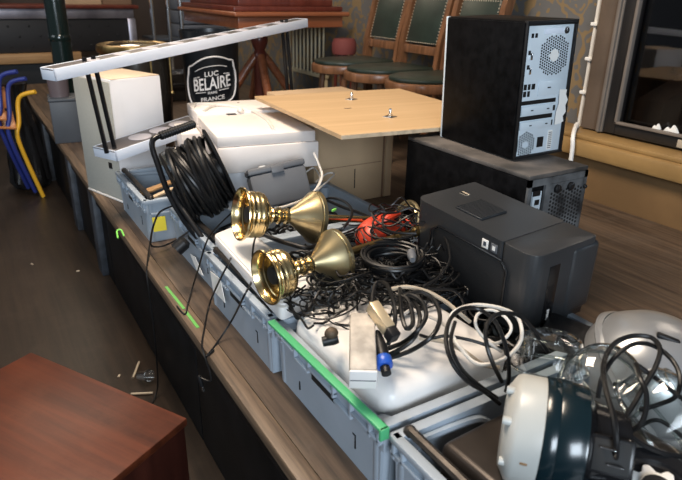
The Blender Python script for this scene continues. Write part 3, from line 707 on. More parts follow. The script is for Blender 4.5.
# plug recess facing the camera: find local direction of the camera
im = axis_mx(TA, TB).inverted(); cdir = (im.to_3x3() @ (EYE-TA)); ca = math.atan2(cdir.y, cdir.x)
rm = Matrix.Rotation(ca+R(8), 4, 'Z')
MB().box((.060, 0, .150), (.03, .055, .062), .003, mx=rm).build('plug_housing', M['blackgloss'], tm)
MB().box((.0755, 0, .150), (.002, .045, .05), .0005, mx=rm).build('recess', M['dark'], tm)
for s in (-1, 1): MB().box((.081, s*.011, .150+s*.006), (.012, .0025, .02), .0008, (0, R(20), 0), mx=rm).build('prong', M['chrome'], tm)
rm2 = Matrix.Rotation(ca+R(75), 4, 'Z'); MB().box((.073, 0, .145), (.03, .06, .05), .004, mx=rm2).build('switch_block', M['teal'], tm)
for a_, z_ in ((ca+R(50), .008), (ca+R(-5), .004), (ca-R(48), .004)):
    MB().lathe([(.0065, -.008), (.0065, .004), (.005, .010)], 14, Matrix.Translation((.07*math.cos(a_), .07*math.sin(a_), z_))).build('foot_stud', M['lampwhite'], tm)
rm3 = Matrix.Rotation(ca+R(35), 4, 'Z'); MB().box((.0862, 0, .034), (.002, .004, .011), .0008, mx=rm3).build('rust_stain', M['rust'], tm, 'brown rust stain')

# ================================================================== SILVER VACUUM
SC = at(640, 378, .55)
sv = thing('vacuum_cleaner', 'rounded silver vacuum cleaner body at the right end of the crates', 'vacuum cleaner', (SC.x+.055, SC.y+.02, ZS), R(-31.5))
VS = 1.07
prof = [(.0, 0), (.118, 0), (.128, .01), (.130, .06), (.128, .10), (.122, .13), (.110, .16), (.09, .185), (.06, .203), (.03, .212), (.0, .214)]
MB().lathe([(a*VS, b*VS) for a, b in prof], 56).build('body', M['silver'], sv)
for tilt, rr, zz in ((R(38), .1305*VS, .095*VS), (R(30), .112*VS, .12*VS), (R(-20), .118*VS, .12*VS)):
    MB().lathe([(rr, -.006), (rr+.006, 0), (rr, .006), (rr-.004, 0), (rr, -.006)], 56, Matrix.Translation((.0, .0, zz)) @ Matrix.Rotation(tilt, 4, 'Y') @ Matrix.Rotation(R(20), 4, 'X'), False).build('ridge', M['silver'], sv)
MB().box((-.005, -.05, .2055*VS), (.014, .042, .010), .004, (R(14), 0, R(70))).build('latch', M['black'], sv)
MB().lathe([(.132*VS, .064), (.1335*VS, .066), (.132*VS, .068), (.131*VS, .066), (.132*VS, .064)], 56, None, False).build('seam', M['greycase'], sv)

tag(MB().box(at(578, 343, .57), (.12, .15, .02), .008, (R(6), R(-8), R(25))).build('dark_tray', M['black']), 'flat black tray end between the printer and the silver vacuum', 'tray')
# clear plastic domes
def dome(label, c, r, h, rot):
    t = thing('clear_lid', label, 'plastic lid', c, rot, 'clear plastic lids')
    MB().lathe([(r, 0), (r*1.05, 0), (r*1.05, .004), (r, .006), (r*.97, h*.4), (r*.8, h*.8), (r*.5, h*.96), (r*.2, h), (.0, h)], 40, None, False).build('lid_dome', M['clear'], t)
    MB().tube([(r*1.03*math.cos(2*math.pi*k/40), r*1.03*math.sin(2*math.pi*k/40), .002) for k in range(40)], .003, 6, True, 1).build('rim_bead', M['clear'], t)
    MB().tube([(r*.7*math.cos(2*math.pi*k/30), r*.7*math.sin(2*math.pi*k/30), h*.86) for k in range(30)], .002, 6, True, 1).build('dome_ridge', M['clear'], t)
    return t
dome('clear plastic dome lid behind the teal motor, nearest the printer', at(548, 368, .595), .066, .07, (R(-12), R(10), 0))
dome('clear plastic dome lid between the teal motor and the silver vacuum', at(600, 388, .60), .066, .08, (R(20), R(-25), 0))
dome('crumpled clear plastic dome lid under the looped cord at the right edge', at(650, 424, .60), .075, .085, (R(25), R(30), 0))

bw = thing('turntable', 'black round base with white scalloped disc at the bottom right corner', 'appliance', at(652, 503, .575), (R(8), R(-4), 0))
MB().lathe([(0, 0), (.075, 0), (.084, .008), (.084, .02), (.066, .034), (.05, .03), (.046, .022), (.0, .022)], 48).build('base_ring', M['blackgloss'], bw)
star = []
for k in range(64):
    a = 2*math.pi*k/64; rr = .037+.005*(1 if math.sin(a*8) > 0 else -1)*min(1, abs(math.sin(a*8))*2); star.append((rr*math.cos(a), rr*math.sin(a)))
MB().prism(star, .005, Matrix.Translation((0, 0, .0222)), .001).build('scalloped_disc', M['paper'], bw)
MB().lathe([(.022, .0275), (.022, .032), (.012, .034), (0, .034)], 24).build('hub', M['black'], bw)

# ================================================================== LOOSE ITEMS IN THE CABLE PILE
pb = thing('power_adapter', 'grimy white power adapter block lying on the white plastic shell', 'power adapter')
P0, P1 = at(363, 378, .640), at(362, 320, .665)
qm = axis_mx(P0, P1); pb.location = P0; pb.rotation_euler = qm.to_euler()
LL = (P1-P0).length
MB().span(-.0225, .0225, -.019, .019, 0, LL, .005).build('block_body', M['brickwhite'], pb)
MB().span(-.023, .023, -.0195, .0195, -.006, .0, .003).build('end_cap', M['white'], pb)
MB().span(-.021, .021, -.0008, .0008, -.0068, -.0055).build('seam', M['greycase'], pb)
cn = thing('cable_connector', 'black round cable connector with blue collar beside the white adapter', 'connector')
P0, P1 = at(386, 372, .628), at(379, 342, .65); cn.location = P0; cn.rotation_euler = axis_mx(P0, P1).to_euler()
MB().lathe([(.0, -.004), (.0085, -.004), (.0085, .012), (.012, .014), (.013, .05), (.009, .075), (.006, .085)], 20).build('barrel', M['black'], cn)
MB().lathe([(.0135, .010), (.015, .012), (.015, .028), (.0135, .030)], 22).build('collar', M['blue'], cn, 'blue collar')
gp = thing('metal_connector', 'gold-tinted rectangular metal connector among the thick black cables', 'connector')
P0, P1 = at(389, 330, .675), at(372, 305, .70); gp.location = P0; gp.rotation_euler = axis_mx(P0, P1).to_euler()
MB().span(-.010, .010, -.012, .012, .0, (P1-P0).length, .002).build('shell', mat('pale_gold_metal', (.72, .58, .38), .35, .6), gp)
MB().span(-.01, .01, -.012, .012, -.02, .0, .003).build('plug_body', M['black'], gp)
mt_ = thing('microphone', 'small dark microphone with bronze mesh head beside the white adapter', 'microphone')
P0, P1 = at(322, 342, .625), at(338, 338, .63); mt_.location = P0; mt_.rotation_euler = axis_mx(P0, P1).to_euler()
MB().lathe([(.0, 0), (.009, .001), (.011, .02), (.010, .03)], 18).build('barrel', M['black'], mt_)
P2 = ray_pt(333, 333, 1.115)
mesh_ = MB().ball((0.002, .012, .02), .012, 2, (1, 1, 1.1)); mesh_.build('mesh_head', mat('bronze_mesh', (.10, .07, .045), .6, .4, bump=.5, bscale=300), mt_)

# ================================================================== CABLES
def cable(name, label, pts, r, m='cable', cat='cable', closed=False, group=None, sides=8, sm=7):
    """pts: (pixel x, pixel y, height above the stage floor line)"""
    q = [at(*p) if isinstance(p, tuple) else p for p in pts]
    return tag(MB().tube(q, r, sides, closed, sm).build(name, M[m]), label, cat, group)
# loosely filled crates: heaps of fine wire nobody could count
def heap(name, label, n, cxy, rx, ry, z0, z1, r, seed):
    rnd = random.Random(seed); b = MB()
    for k in range(n):
        a = rnd.uniform(0, 6.28); u = math.sqrt(rnd.random()); x = cxy[0]+rx*u*math.cos(a); y = cxy[1]+ry*u*math.sin(a)
        z = z0+(z1-z0)*(1-u*u)*rnd.uniform(.3, 1); p = []
        th = rnd.uniform(0, 6.28); rad = rnd.uniform(.02, .07); turn = rnd.uniform(-1, 1)*3
        for j in range(7):
            t = th+turn*j/3
            p.append(Vector((min(max(x+rad*math.cos(t)*(1+.3*j/6), cxy[0]-rx), cxy[0]+rx), min(max(y+rad*math.sin(t)*(1+.2*j/6), cxy[1]-ry), cxy[1]+ry), max(z0, z+rnd.uniform(-.012, .014)))))
        b.tube(p, r*rnd.uniform(.7, 1.25), 5, False, 4)
    return tag(b.build(name, M['wire']), label, 'wires', None, 'stuff')
heap('wire_tangle', 'fine black wire tangle on the crate beside the white adapter', 170, (.69, 1.0), .20, .13, .60, .665, .0021, 3)
heap('wire_tangle', 'black wire tangle heaped against the front of the printer', 110, (.845, 1.10), .08, .19, .58, .735, .0022, 5)
heap('wire_tangle', 'black wires filling the crate under the brass stands', 120, (.78, 1.30), .23, .17, .47, .60, .004, 8)
heap('wire_tangle', 'dark wires filling the crate under the cable reel', 70, (.80, 1.66), .2, .17, .46, .585, .004, 9)
heap('wire_tangle', 'dark wires packed behind the white plastic shell below the printer', 70, (.90, .80), .10, .18, .47, .59, .004, 12)
# neat coil in the middle
coil = []
for k in range(8*24):
    a = 2*math.pi*k/24; n = k//24; cc = at(392, 262, .655)
    rr = .062+.006*math.sin(n*2.1)+.003*math.cos(a*2+n)
    coil.append(cc+Vector((rr*math.cos(a)*1.0, rr*math.sin(a)*1.0, -.012+.0045*n+.005*math.sin(a+n))))
tag(MB().tube(coil, .0042, 7, False, 1).build('cable_coil', M['cable']), 'neat oval coil of black cable beside the red jug', 'cable')
tag(MB().lathe([(.009, 0), (.01, .02), (.006, .035)], 14, axis_mx(at(411, 252, .69), at(413, 262, .685))).build('cable_plug', M['greycase']), 'grey plug lying on the oval cable coil', 'plug')
g = 'thick black cable arcs beside the gold connector'
arcs = [
 [(386, 352, .60), (374, 338, .63), (372, 305, .67), (376, 284, .68), (386, 284, .69), (393, 300, .69), (395, 322, .67), (388, 345, .63)],
 [(400, 288, .67), (401, 310, .68), (406, 328, .67), (413, 322, .67), (408, 300, .68), (396, 296, .67)],
 [(386, 356, .61), (402, 348, .63), (415, 336, .65), (420, 318, .665), (414, 302, .67), (404, 298, .67), (392, 306, .66)],
 [(384, 350, .61), (404, 342, .63), (418, 330, .66), (426, 316, .675), (422, 302, .68), (410, 295, .68), (400, 300, .67)],
 [(390, 358, .61), (412, 350, .63), (432, 336, .66), (440, 318, .67), (434, 300, .68), (420, 292, .68), (402, 296, .67)],
 [(420, 335, .63), (432, 338, .635), (446, 336, .64), (470, 340, .64), (490, 346, .63), (515, 350, .60)],
]
labs = ['thick black cable looping over the white adapter, leftmost of the arcs', 'thick black cable bent double just right of the gold connector', 'innermost of the thick black cable arcs right of the gold connector', 'middle one of the thick black cable arcs right of the gold connector', 'outermost of the thick black cable arcs right of the gold connector', 'black cable stretching from the arcs to the white cable loop']
for p, l in zip(arcs, labs): cable('thick_cable', l, p, .0043 if 'stretching' not in l else .0032, group=g)
cable('white_cable', 'white cable coiled in a big loop in front of the printer', [(402, 316, .62), (412, 310, .63), (428, 316, .635), (446, 326, .64), (458, 345, .64), (478, 364, .63), (505, 358, .64), (521, 340, .66), (518, 318, .68), (500, 308, .69), (474, 305, .69), (454, 312, .68), (449, 325, .66), (455, 340, .64), (468, 356, .62)], .0035, 'whitecable')
cable('white_cable', 'white cable making the small loop inside the big loop', [(502, 352, .63), (486, 340, .65), (476, 326, .67), (478, 314, .68), (492, 310, .685), (506, 318, .68), (511, 330, .67), (500, 342, .65), (484, 344, .63)], .0029, 'whitecable')
cable('white_cable', 'beige cable arching over the tangle behind the gold connector', [(392, 289, .665), (408, 287, .675), (428, 292, .67), (446, 302, .66), (458, 312, .65), (470, 322, .63)], .0042, 'beigecable')
cable('white_cable', 'beige cable lying along the back of the white plastic shell', [(420, 338, .61), (445, 342, .615), (462, 350, .61), (482, 364, .60), (500, 368, .60)], .0045, 'beigecable')
g = 'looped black power cords above the nearest crate'
for dx, l, p in ((0, 'black power cord looping widest above the dark metal case', [(500, 404, .585), (485, 392, .61), (466, 380, .64), (452, 362, .67), (446, 340, .69), (450, 320, .70), (462, 309, .705), (478, 309, .70), (494, 320, .69), (503, 338, .67), (508, 358, .64), (509, 376, .61), (506, 392, .58)]),
                 (4, 'black power cord looping upright next to the teal motor', [(502, 382, .62), (494, 366, .65), (487, 346, .68), (486, 328, .70), (494, 316, .71), (506, 313, .71), (520, 316, .70), (532, 328, .68), (540, 340, .66), (548, 352, .63)])):
    cable('black_cable', l, p, .0038, group=g); 
cable('black_cable', 'thin second strand of black cord beside the widest loop', [(497, 398, .59), (470, 378, .64), (456, 360, .67), (451, 340, .69), (455, 322, .70)], .0035, group=g)
g = 'black cords draped over the silver vacuum'
for l, p, r in (('black cord arching highest over the silver vacuum', [(610, 476, .60), (616, 455, .66), (614, 420, .70), (605, 385, .71), (604, 362, .71), (614, 344, .715), (632, 336, .72), (652, 338, .72), (660, 350, .715), (655, 368, .70), (645, 385, .68), (634, 404, .66), (624, 420, .64)], .0040),
                ('black cord looping wide round to the right edge', [(598, 398, .66), (602, 378, .685), (614, 358, .70), (634, 344, .715), (654, 346, .71), (672, 360, .70), (680, 378, .69), (676, 396, .67), (660, 404, .65), (640, 410, .64)], .0037),
                ('black cord hanging down past the clear plastic', [(636, 364, .70), (640, 378, .70), (646, 392, .69), (646, 410, .67), (640, 425, .65), (628, 432, .63)], .0040),
                ('black cord slanting to the lower right corner', [(636, 364, .70), (650, 374, .69), (668, 388, .68), (690, 404, .66)], .0036),
                ('black cord running low across the right corner', [(618, 424, .64), (636, 440, .63), (660, 452, .62), (690, 458, .61)], .0040),
                ('black cord curving beneath the clear plastic lid', [(614, 428, .62), (634, 428, .63), (655, 420, .635), (672, 428, .63), (692, 446, .62)], .0032)):
    cable('looped_cable', l, p, r, group=g)
g = 'thin cables hanging over the crate sides'
Z = ZS
def on_x(px, py, X):
    d = fwd*FPX + cr*(px-341) - cu*(py-240); return EYE + d*(X/d.x)
for l, p in (('thin black cable hanging over the crate rim, farthest from the camera', [(240, 205, .605), (222, 222, .60), (211, 234, .592), on_x(205, 246, .450), on_x(198, 270, .450), on_x(193, 286, .450), (188, 303, .4235), (185, 314, .423), (177, 306, .423)]),
             ('thin black cable hanging over the crate rim, second from the camera', [(262, 222, .625), (240, 240, .60), (232, 256, .592), on_x(227, 266, .450), on_x(216, 288, .450), on_x(209, 306, .450), (204, 330, .4235), (202, 345, .423), Vector((.366, 1.20, .412)), Vector((.364, 1.165, .37)), (199, 377, .37)]),
             ('thin black cable hanging over the crate rim, nearest the camera', [(272, 214, .645), (256, 236, .635), (252, 262, .605), (252, 280, .594), on_x(244, 296, .450), on_x(232, 320, .450), (217, 343, .4235), (206, 357, .423), (214, 350, .423)])):
    hc = cable('hanging_cable', l, p, .0024, group=g, sides=6)
    if 'second' in l: hc2 = hc
cable('hanging_cable', 'thin blue-grey cable dropping down the black stage front', [at(151, 236, .46), at(148, 258, .425), Vector((.364, 1.72, .40)), Vector((.362, 1.70, .25)), Vector((.352, 1.68, .06)), Vector((.33, 1.66, .004)), Vector((.29, 1.60, .004))], .0028, 'wire', sides=6)
cable('hanging_cable', 'black cable looping from the crate end to the stage beside the yellow sticker', [(172, 206, .59), (160, 212, .59), (154, 224, .57), (151, 238, .50), (152, 246, .45), (163, 246, .44), (176, 240, .45), (188, 232, .56)], .003, sides=6)
am = axis_mx(at(199, 376, .375), at(202, 386, .345))
pl_ = MB().lathe([(.003, 0), (.005, .006), (.005, .03)], 12, am).build('plug', M['black'], hc2, 'small black plug')
MB().span(-.004, .004, -.002, .002, .03, .045, mx=am).build('plug_tip', M['chrome'], pl_)
g = 'white cords beside the grey case'
cable('white_cable', 'white cord hanging from the white stack past the grey case', [ray_pt(314, 153, 1.93), ray_pt(319, 165, 1.9), ray_pt(322, 176, 1.85), ray_pt(317, 188, 1.78), ray_pt(306, 198, 1.72), ray_pt(290, 205, 1.66), ray_pt(275, 209, 1.62)], .004, 'whitecable', group=g)
cable('white_cable', 'white cord looped loosely right of the grey case', [(306, 172, .62), (314, 168, .63), (320, 178, .62), (316, 190, .61), (322, 186, .61), (333, 176, .61), (333, 173, .61), (326, 174, .61), (316, 182, .60)], .003, 'whitecable', group=g)
tag(MB().box(at(334, 210, .615), (.02, .006, .008), .002, (0, 0, .4)).build('wire_clip', M['lime']), 'small bright green clip among the dark wires', 'clip')
cable('thick_cable', 'black cable bending over the brass stem toward the grey case', [(312, 232, .60), (330, 238, .62), (345, 226, .66), (352, 212, .67), (345, 202, .66), (330, 198, .63), (318, 204, .60)], .004)
cable('thick_cable', 'black cable running along the back of the crates behind the red jug', [(318, 196, .60), (340, 206, .60), (362, 214, .60), (386, 226, .62), (400, 236, .63)], .005)
cable('thick_cable', 'thick black cable under the two brass cups', [(258, 232, .63), (272, 238, .635), (290, 244, .635), (308, 248, .63), (320, 244, .62)], .006)
cable('thick_cable', 'thin black cord curling against the printer front', [(430, 222, .70), (444, 236, .70), (450, 258, .69), (440, 276, .68), (424, 288, .67), (452, 290, .66), (462, 300, .64), (466, 316, .63)], .003)

# ================================================================== LOWER-LEFT TABLE
tz = .42
A0, A1 = at(31, 352, tz), at(187, 418, tz)
ex = (A1-A0); wl = ex.length; ea = math.atan2(ex.y, ex.x)
tb = thing('low_table', 'reddish mahogany low table at the bottom left corner of the photo', 'table', (A1.x, A1.y, 0), ea)
# local: x from far corner to right corner is -wl..0, table extends to -y
MB().span(-wl, 0, -.75, 0, tz-.018, tz, .0025).build('table_top', M['mahogany'], tb)
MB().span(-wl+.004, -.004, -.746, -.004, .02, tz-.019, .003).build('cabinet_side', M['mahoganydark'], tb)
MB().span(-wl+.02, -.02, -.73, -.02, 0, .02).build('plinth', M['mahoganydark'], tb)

# debris on the floor
for i, (a, b, lab) in enumerate([((139, 362), (133, 378), 'pale drinking straw on the floor, the more upright one'), ((131, 394), (153, 393), 'pale drinking straw on the floor, lying flat across')]):
    p, q = at(*a, .005), at(*b, .005); tag(MB().tube([p, q], .004, smooth=1).build('drinking_straw', M['beigecable']), lab, 'straw', 'straws on the floor')
pc = thing('plastic_cup', 'crushed clear plastic cup on the floor between the straws', 'cup', at(141, 381, .0), (R(70), 0, R(30)))
pc.location.z = .02
MB().lathe([(.0, 0), (.016, 0), (.02, .045), (.0215, .045), (.021, .047)], 20, None, False).build('cup_wall', M['clear'], pc)
for i, (px, py, lab) in enumerate([(78, 271, 'tiny pale crumb on the dark floor near the stage post'), (119, 376, 'tiny pale crumb on the dark floor near the straws'), (32, 264, 'tiny pale crumb on the dark floor left of the stage')]):
    tag(MB().box(at(px, py, .003), (.014, .007, .005), .001, (0, 0, i)).build('floor_crumb', M['beigecable']), lab, 'crumb', 'crumbs on the floor')

# ================================================================== BACKGROUND LEFT
gb = thing('grey_equipment_box', 'blue-grey equipment box on the stage behind the loudspeaker', 'box', (.45, 3.66, ZS), R(-6))
MB().span(-.085, .085, -.1, .1, 0, .225, .006).build('box_body', M['greybox'], gb)
MB().span(-.088, .088, -.103, .103, .225, .24, .004).build('lid', M['greybox'], gb)
mv = thing('plastic_tub', 'mauve-grey upright tub standing on the blue-grey box', 'tub', (.425, 3.66, ZS+.2405))
MB().lathe([(.0, 0), (.05, 0), (.056, .13), (.052, .13), (.05, .02)], 24, None, False).build('tub_wall', M['mauve'], mv)
po = thing('support_pole', 'glossy black-green round pole rising behind the loudspeaker', 'pole', (.515, 4.02, ZS))
MB().lathe([(.058, .012), (.056, 1.9)], 32).build('tube', M['greenpole'], po); MB().lathe([(.0, 0), (.085, 0), (.085, .010), (.06, .014)], 32).build('base_plate', M['black'], po)
MB().lathe([(.0585, .50), (.061, .505), (.061, .53), (.0585, .535)], 32).build('collar', M['greenpole'], po)
bb = thing('bin_bag', 'black bin bag slumped on the floor behind the stacked chairs', 'bag', (.25, 4.28, 0), .3)
b = MB(); rnd = random.Random(2); b.lathe([(.0, 0), (.09, .005), (.115, .05), (.105, .2), (.085, .4), (.065, .52), (.05, .60), (.07, .66), (.0, .64)], 40)
for v in b.bm.verts:
    a = math.atan2(v.co.y, v.co.x); k = 1+.09*math.sin(a*9+v.co.z*7)+.05*math.sin(a*17+v.co.z*13); v.co.x *= k; v.co.y *= k
b.build('bag_body', M['bag'], bb)
# stacked school chairs (front legs turned to the camera)
def school_chair(label, P_top, P_knee, P_foot, m, off):
    t = thing('school_chair', label, 'chair', (P_foot.x, P_foot.y, 0), 0, 'school chairs stacked on the floor')
    o = t.location; up = Vector((0, 0, 0))
    side = Vector((-.32, .10, 0))
    for nm, sh in (('front_leg', Vector()), ('rear_leg', side)):
        MB().tube([P_top-o+cr*.10+Vector((0, 0, .035))+sh, P_top-o+sh, P_knee-o+sh+(P_top-P_knee)*.45, P_knee-o+sh, P_foot-o+sh+Vector((0, 0, .012))], .0125, 10, False, 5).build(nm, m, t)
    MB().ball(P_foot-o+Vector((0, 0, .012)), .014).build('foot_cap', M['black'], t)
    sp_ = (P_top-o)*.55+(P_knee-o)*.45
    MB().box(sp_+Vector((-.17, .06, .0)), (.30, .26, .012), .004, (R(12), R(8), 0)).build('seat', M['orangewood'], t)
    MB().box(P_top-o+Vector((-.19, .05, .0)), (.26, .015, .12), .004, (R(-10), 0, 0)).build('backrest', M['orangewood'], t)
    return t
school_chair('stacked school chair with yellow frame, nearest the black bin bag', ray_pt(19, 98, 3.95), ray_pt(19, 142, 3.93), ray_pt(44, 199, 4.02), M['yellowframe'], 0)
school_chair('stacked school chair with blue frame, next to the yellow one', ray_pt(9, 85, 3.93), ray_pt(10, 138, 3.90), ray_pt(36, 194, 4.06), M['blueframe'], 0)
school_chair('stacked school chair with blue frame, farthest from the yellow one', ray_pt(0, 78, 3.93), ray_pt(1, 130, 3.90), ray_pt(29, 190, 4.10), M['blueframe'], 0)

# bar counter far left
bc = thing('bar_counter', 'dark bar counter with black tufted front and steel band, far left', 'counter', (0, 6.2, 0))
MB().span(-1.6, 1.50, -.08, .5, 1.03, 1.06, .006).build('counter_top', M['redwooddark'], bc)
MB().span(-1.6, 1.46, -.03, -.0, .945, 1.03, .004).span(1.40, 1.47, -.03, 0, .45, .945, .004).build('steel_band', mat('brushed_band', (.34, .33, .38), .35, .8, var=.3, scale=6), bc)
MB().span(-1.6, 1.40, 0, .4, .66, .945, .01).build('tufted_panel', M['tuft'], bc)
for i in range(9):
    for j in range(3): MB().ball((-.1+i*.165+(j % 2)*.08, -.004, .715+j*.085), .011, 1).build('tuft_button', M['tuft'], bc)
MB().span(-1.6, .95, -.05, .3, .575, .66, .006).build('wood_band', M['tan'], bc, 'light wood band')
MB().span(-1.6, 1.40, .1, .4, 0, .575).build('base_panel', M['tuft'], bc)
for i, (x, w_, h_, m_, lab) in enumerate([(.1, .42, .22, 'mauve', 'dark mauve carton on the bar counter, leftmost'), (1.02, .38, .16, 'cardboard', 'brown carton on the bar counter, right of the black pole'), (1.35, .26, .2, 'cardboard2', 'dark brown carton at the right end of the bar counter')]):
    t = thing('carton', lab, 'box', (x, 6.45, 1.0605), 0, 'cartons on the bar counter'); MB().span(-w_/2, w_/2, -.15, .15, 0, h_, .004).build('carton_body', M[m_], t); MB().span(-w_/2-.001, w_/2+.001, -.151, -.149, h_*.85, h_*.88).build('lid_seam', M['black'], t)
# drum / pot
dr = thing('drum', 'dark round drum with brass-rimmed top behind the loudspeaker', 'drum', (.755, 3.26, ZS))
MB().lathe([(.0, 0), (.145, 0), (.155, .02), (.168, .3), (.165, .46), (.16, .5)], 44).build('shell', M['drumbody'], dr)
MB().lathe([(.15, .50), (.176, .495), (.182, .51), (.178, .532), (.165, .538), (.15, .53), (.05, .527), (0, .527)], 44).build('top_hoop', M['brassdark'], dr)
MB().lathe([(.0, .528), (.10, .529), (.13, .534), (.09, .546), (.0, .55)], 36).build('glass_lid', M['jarglass'], dr)
for k in range(8):
    a = R(45*k+10); MB().tube([(.178*math.cos(a), .178*math.sin(a), .49), (.176*math.cos(a), .176*math.sin(a), .30)], .005, 6, False, 1).ball((.176*math.cos(a), .176*math.sin(a), .30), .012, 1).build('tension_rod', M['brassdark'], dr)
# bucket with logo
bk = thing('ice_bucket', 'black bucket printed with a silver shield emblem, behind the white stack', 'bucket', (1.12, 3.17, ZS))
MB().lathe([(.0, 0), (.125, 0), (.132, .02), (.148, .57), (.153, .60), (.147, .60), (.13, .1), (.0, .05)], 48).build('bucket_wall', M['bucket'], bk)
az = math.atan2(-3.15, -1.135)
RB = .1465
def on_bucket(u, v, off=.0008):
    u, v = u*1.12, .272+(v-.215)*.74+u*.16   # u = arc length to the right seen from the camera, v = height
    a = az + u/RB; return Vector(((RB+off)*math.cos(a), (RB+off)*math.sin(a), v))
shield = [(-.104, .425), (-.085, .432), (-.06, .45), (-.03, .465), (0, .470), (.03, .465), (.06, .45), (.085, .432), (.104, .425), (.109, .39), (.118, .355), (.122, .31), (.119, .27), (.112, .23), (.09, .19), (.03, .165), (0, .16), (-.03, .165), (-.09, .19), (-.112, .23), (-.119, .27), (-.122, .31), (-.118, .355), (-.109, .39)]
MB().tube([on_bucket(u*1.05, .2+(v-.2)*1.1) for u, v in shield], .0046, 6, True, 2).build('emblem_border', M['logo'], bk)
def word(name, s, size, v, arch=0.0, stretch=1.0):
    cu_ = bpy.data.curves.new(name, 'FONT'); cu_.body = s; cu_.size = size; cu_.align_x = 'CENTER'; cu_.align_y = 'CENTER'; cu_.extrude = .0008; cu_.offset = size*.012
    o = bpy.data.objects.new(name, cu_); C.objects.link(o); bpy.context.view_layer.update()
    me = bpy.data.meshes.new_from_object(o.evaluated_get(bpy.context.evaluated_depsgraph_get())); bpy.data.objects.remove(o)
    for vt in me.vertices:
        x, y_, z_ = vt.co; vt.co = on_bucket(x, v+y_*stretch+arch*x*abs(x)*0+arch*x, .001+z_)
    me.materials.clear(); me.materials.append(M['logo']); o = bpy.data.objects.new(name, me); C.objects.link(o); o.parent = bk; return o
word('emblem_small_word', 'LUC', .034, .385, 0, 1.3)
word('emblem_word', 'BELAIRE', .050, .318, .0, 2.3)
word('emblem_line', 'RARE', .018, .26, 0, 1.3)
word('emblem_lower_word', 'FRANCE', .030, .218, 0, 1.3)
for pts_ in ([(-.085, .37), (-.055, .375)], [(.055, .375), (.085, .37)], [(-.08, .268), (-.03, .268)], [(.03, .268), (.08, .268)], [(-.075, .415), (-.04, .432), (0, .437), (.04, .432), (.075, .415)]):
    MB().tube([on_bucket(u, v) for u, v in pts_], .002, 5, False, 4).build('emblem_rule', M['logo'], bk)
# shelves with grey crates
sh = thing('metal_shelf', 'metal shelving with chrome posts at the back of the room', 'shelf', (1.75, 6.3, 0))
for x in (-.15, .0, .12): MB().tube([(x, -.25, 0), (x, -.25, 1.8)], .018, 8, False, 1).build('post', M['chrome'], sh)
for z in (.4, .75): MB().span(-.15, .62, -.25, .2, z, z+.02).build('shelf_board', M['greybox'], sh)
for i in range(4):
    t = thing('shelf_crate', ['grey ribbed crate at the bottom of the shelf stack', 'grey ribbed crate second from the bottom of the shelf stack', 'grey ribbed crate second from the top of the shelf stack', 'topmost grey ribbed crate of the shelf stack'][i], 'crate', (2.07, 6.25, .771+i*.125), 0, 'grey crates on the back shelf')
    b = MB().span(-.2, .28, -.2, .18, 0, .115, .006)
    for k in range(4): b.span(-.205, .285, -.206, -.2, .012+k*.027, .022+k*.027)
    b.build('crate_body', M['greymesh'], t); MB().span(-.08, -.02, -.209, -.205, .04, .075).build('tag', M['yellow' if i == 1 else 'paper'], t)
# dark clutter behind: tool case
tc = thing('tool_case', 'low dark case on the stage behind the drum', 'case', (1.32, 4.75, ZS), .1)
MB().span(-.25, .25, -.15, .15, 0, .2, .01).build('case_body', M['drumbody'], tc); MB().tube([(-.08, -.155, .12), (-.07, -.19, .13), (.07, -.19, .13), (.08, -.155, .12)], .01).build('handle', M['black'], tc)

# ================================================================== PEDESTAL TABLE
pt = thing('pedestal_table', 'red-brown wooden table with turned pedestal leg at the back of the stage', 'table', (1.825, 4.13, ZS))
hx, hy, TT = .40, .56, .672
MB().span(-hx, hx, -hy, hy, TT-.028, TT, .010, 3).build('table_top', M['redwood'], pt)
MB().span(-hx+.035, hx-.035, -hy+.035, hy-.035, TT-.095, TT-.029, .004).build('apron', M['redwood'], pt)
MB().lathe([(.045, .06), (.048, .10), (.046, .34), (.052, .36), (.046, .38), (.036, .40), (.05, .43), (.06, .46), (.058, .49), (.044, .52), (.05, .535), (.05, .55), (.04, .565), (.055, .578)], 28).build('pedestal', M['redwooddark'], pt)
for k in range(4):
    a = R(80+90*k); c_, s_ = math.cos(a), math.sin(a)
    MB().tube([(c_*.03, s_*.03, .36), (c_*.10, s_*.10, .27), (c_*.20, s_*.20, .13), (c_*.28, s_*.28, .03)], .030, 10, False, 5).build('foot', M['redwood'], pt)
tp2 = thing('table_leaf', 'dark red wooden table top lying on the pedestal table', 'table top', (1.825, 4.13, ZS+TT+.0005))
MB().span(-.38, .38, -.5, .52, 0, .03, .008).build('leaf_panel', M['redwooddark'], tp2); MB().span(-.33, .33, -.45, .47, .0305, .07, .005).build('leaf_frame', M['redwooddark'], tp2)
rg = thing('radiator', 'cream barred radiator against the wall beyond the pedestal table', 'radiator', (2.265, 4.24, ZS), 0)
MB().span(-.02, .02, -.30, .30, .2, .225, .004).build('lower_rail', M['cream'], rg)
MB().span(-.02, .02, -.30, .30, .66, .69, .004).build('upper_rail', M['cream'], rg)
for k in range(10): MB().tube([(-.012, -.27+k*.06, .205), (-.012, -.27+k*.06, .68)], .007, 8, False, 1).build('bar', M['cream'], rg)
for y in (-.28, .28): MB().span(-.015, .015, y-.012, y+.012, 0, .21, .003).build('foot', M['cream'], rg)
rc = thing('round_stool', 'small dark red upholstered stool by the wall behind the nearest chair', 'stool', (2.14, 3.50, ZS))
MB().lathe([(0, .42), (.075, .42), (.08, .44), (.08, .49), (.065, .515), (0, .52)], 28).build('cushion', mat('dull_red_velvet', (.16, .035, .03), .8), rc)
for k in range(4):
    a = R(45+90*k); MB().tube([(.05*math.cos(a), .05*math.sin(a), .42), (.06*math.cos(a), .06*math.sin(a), 0)], .012, 8, False, 1).build('leg', M['redwooddark'], rc)

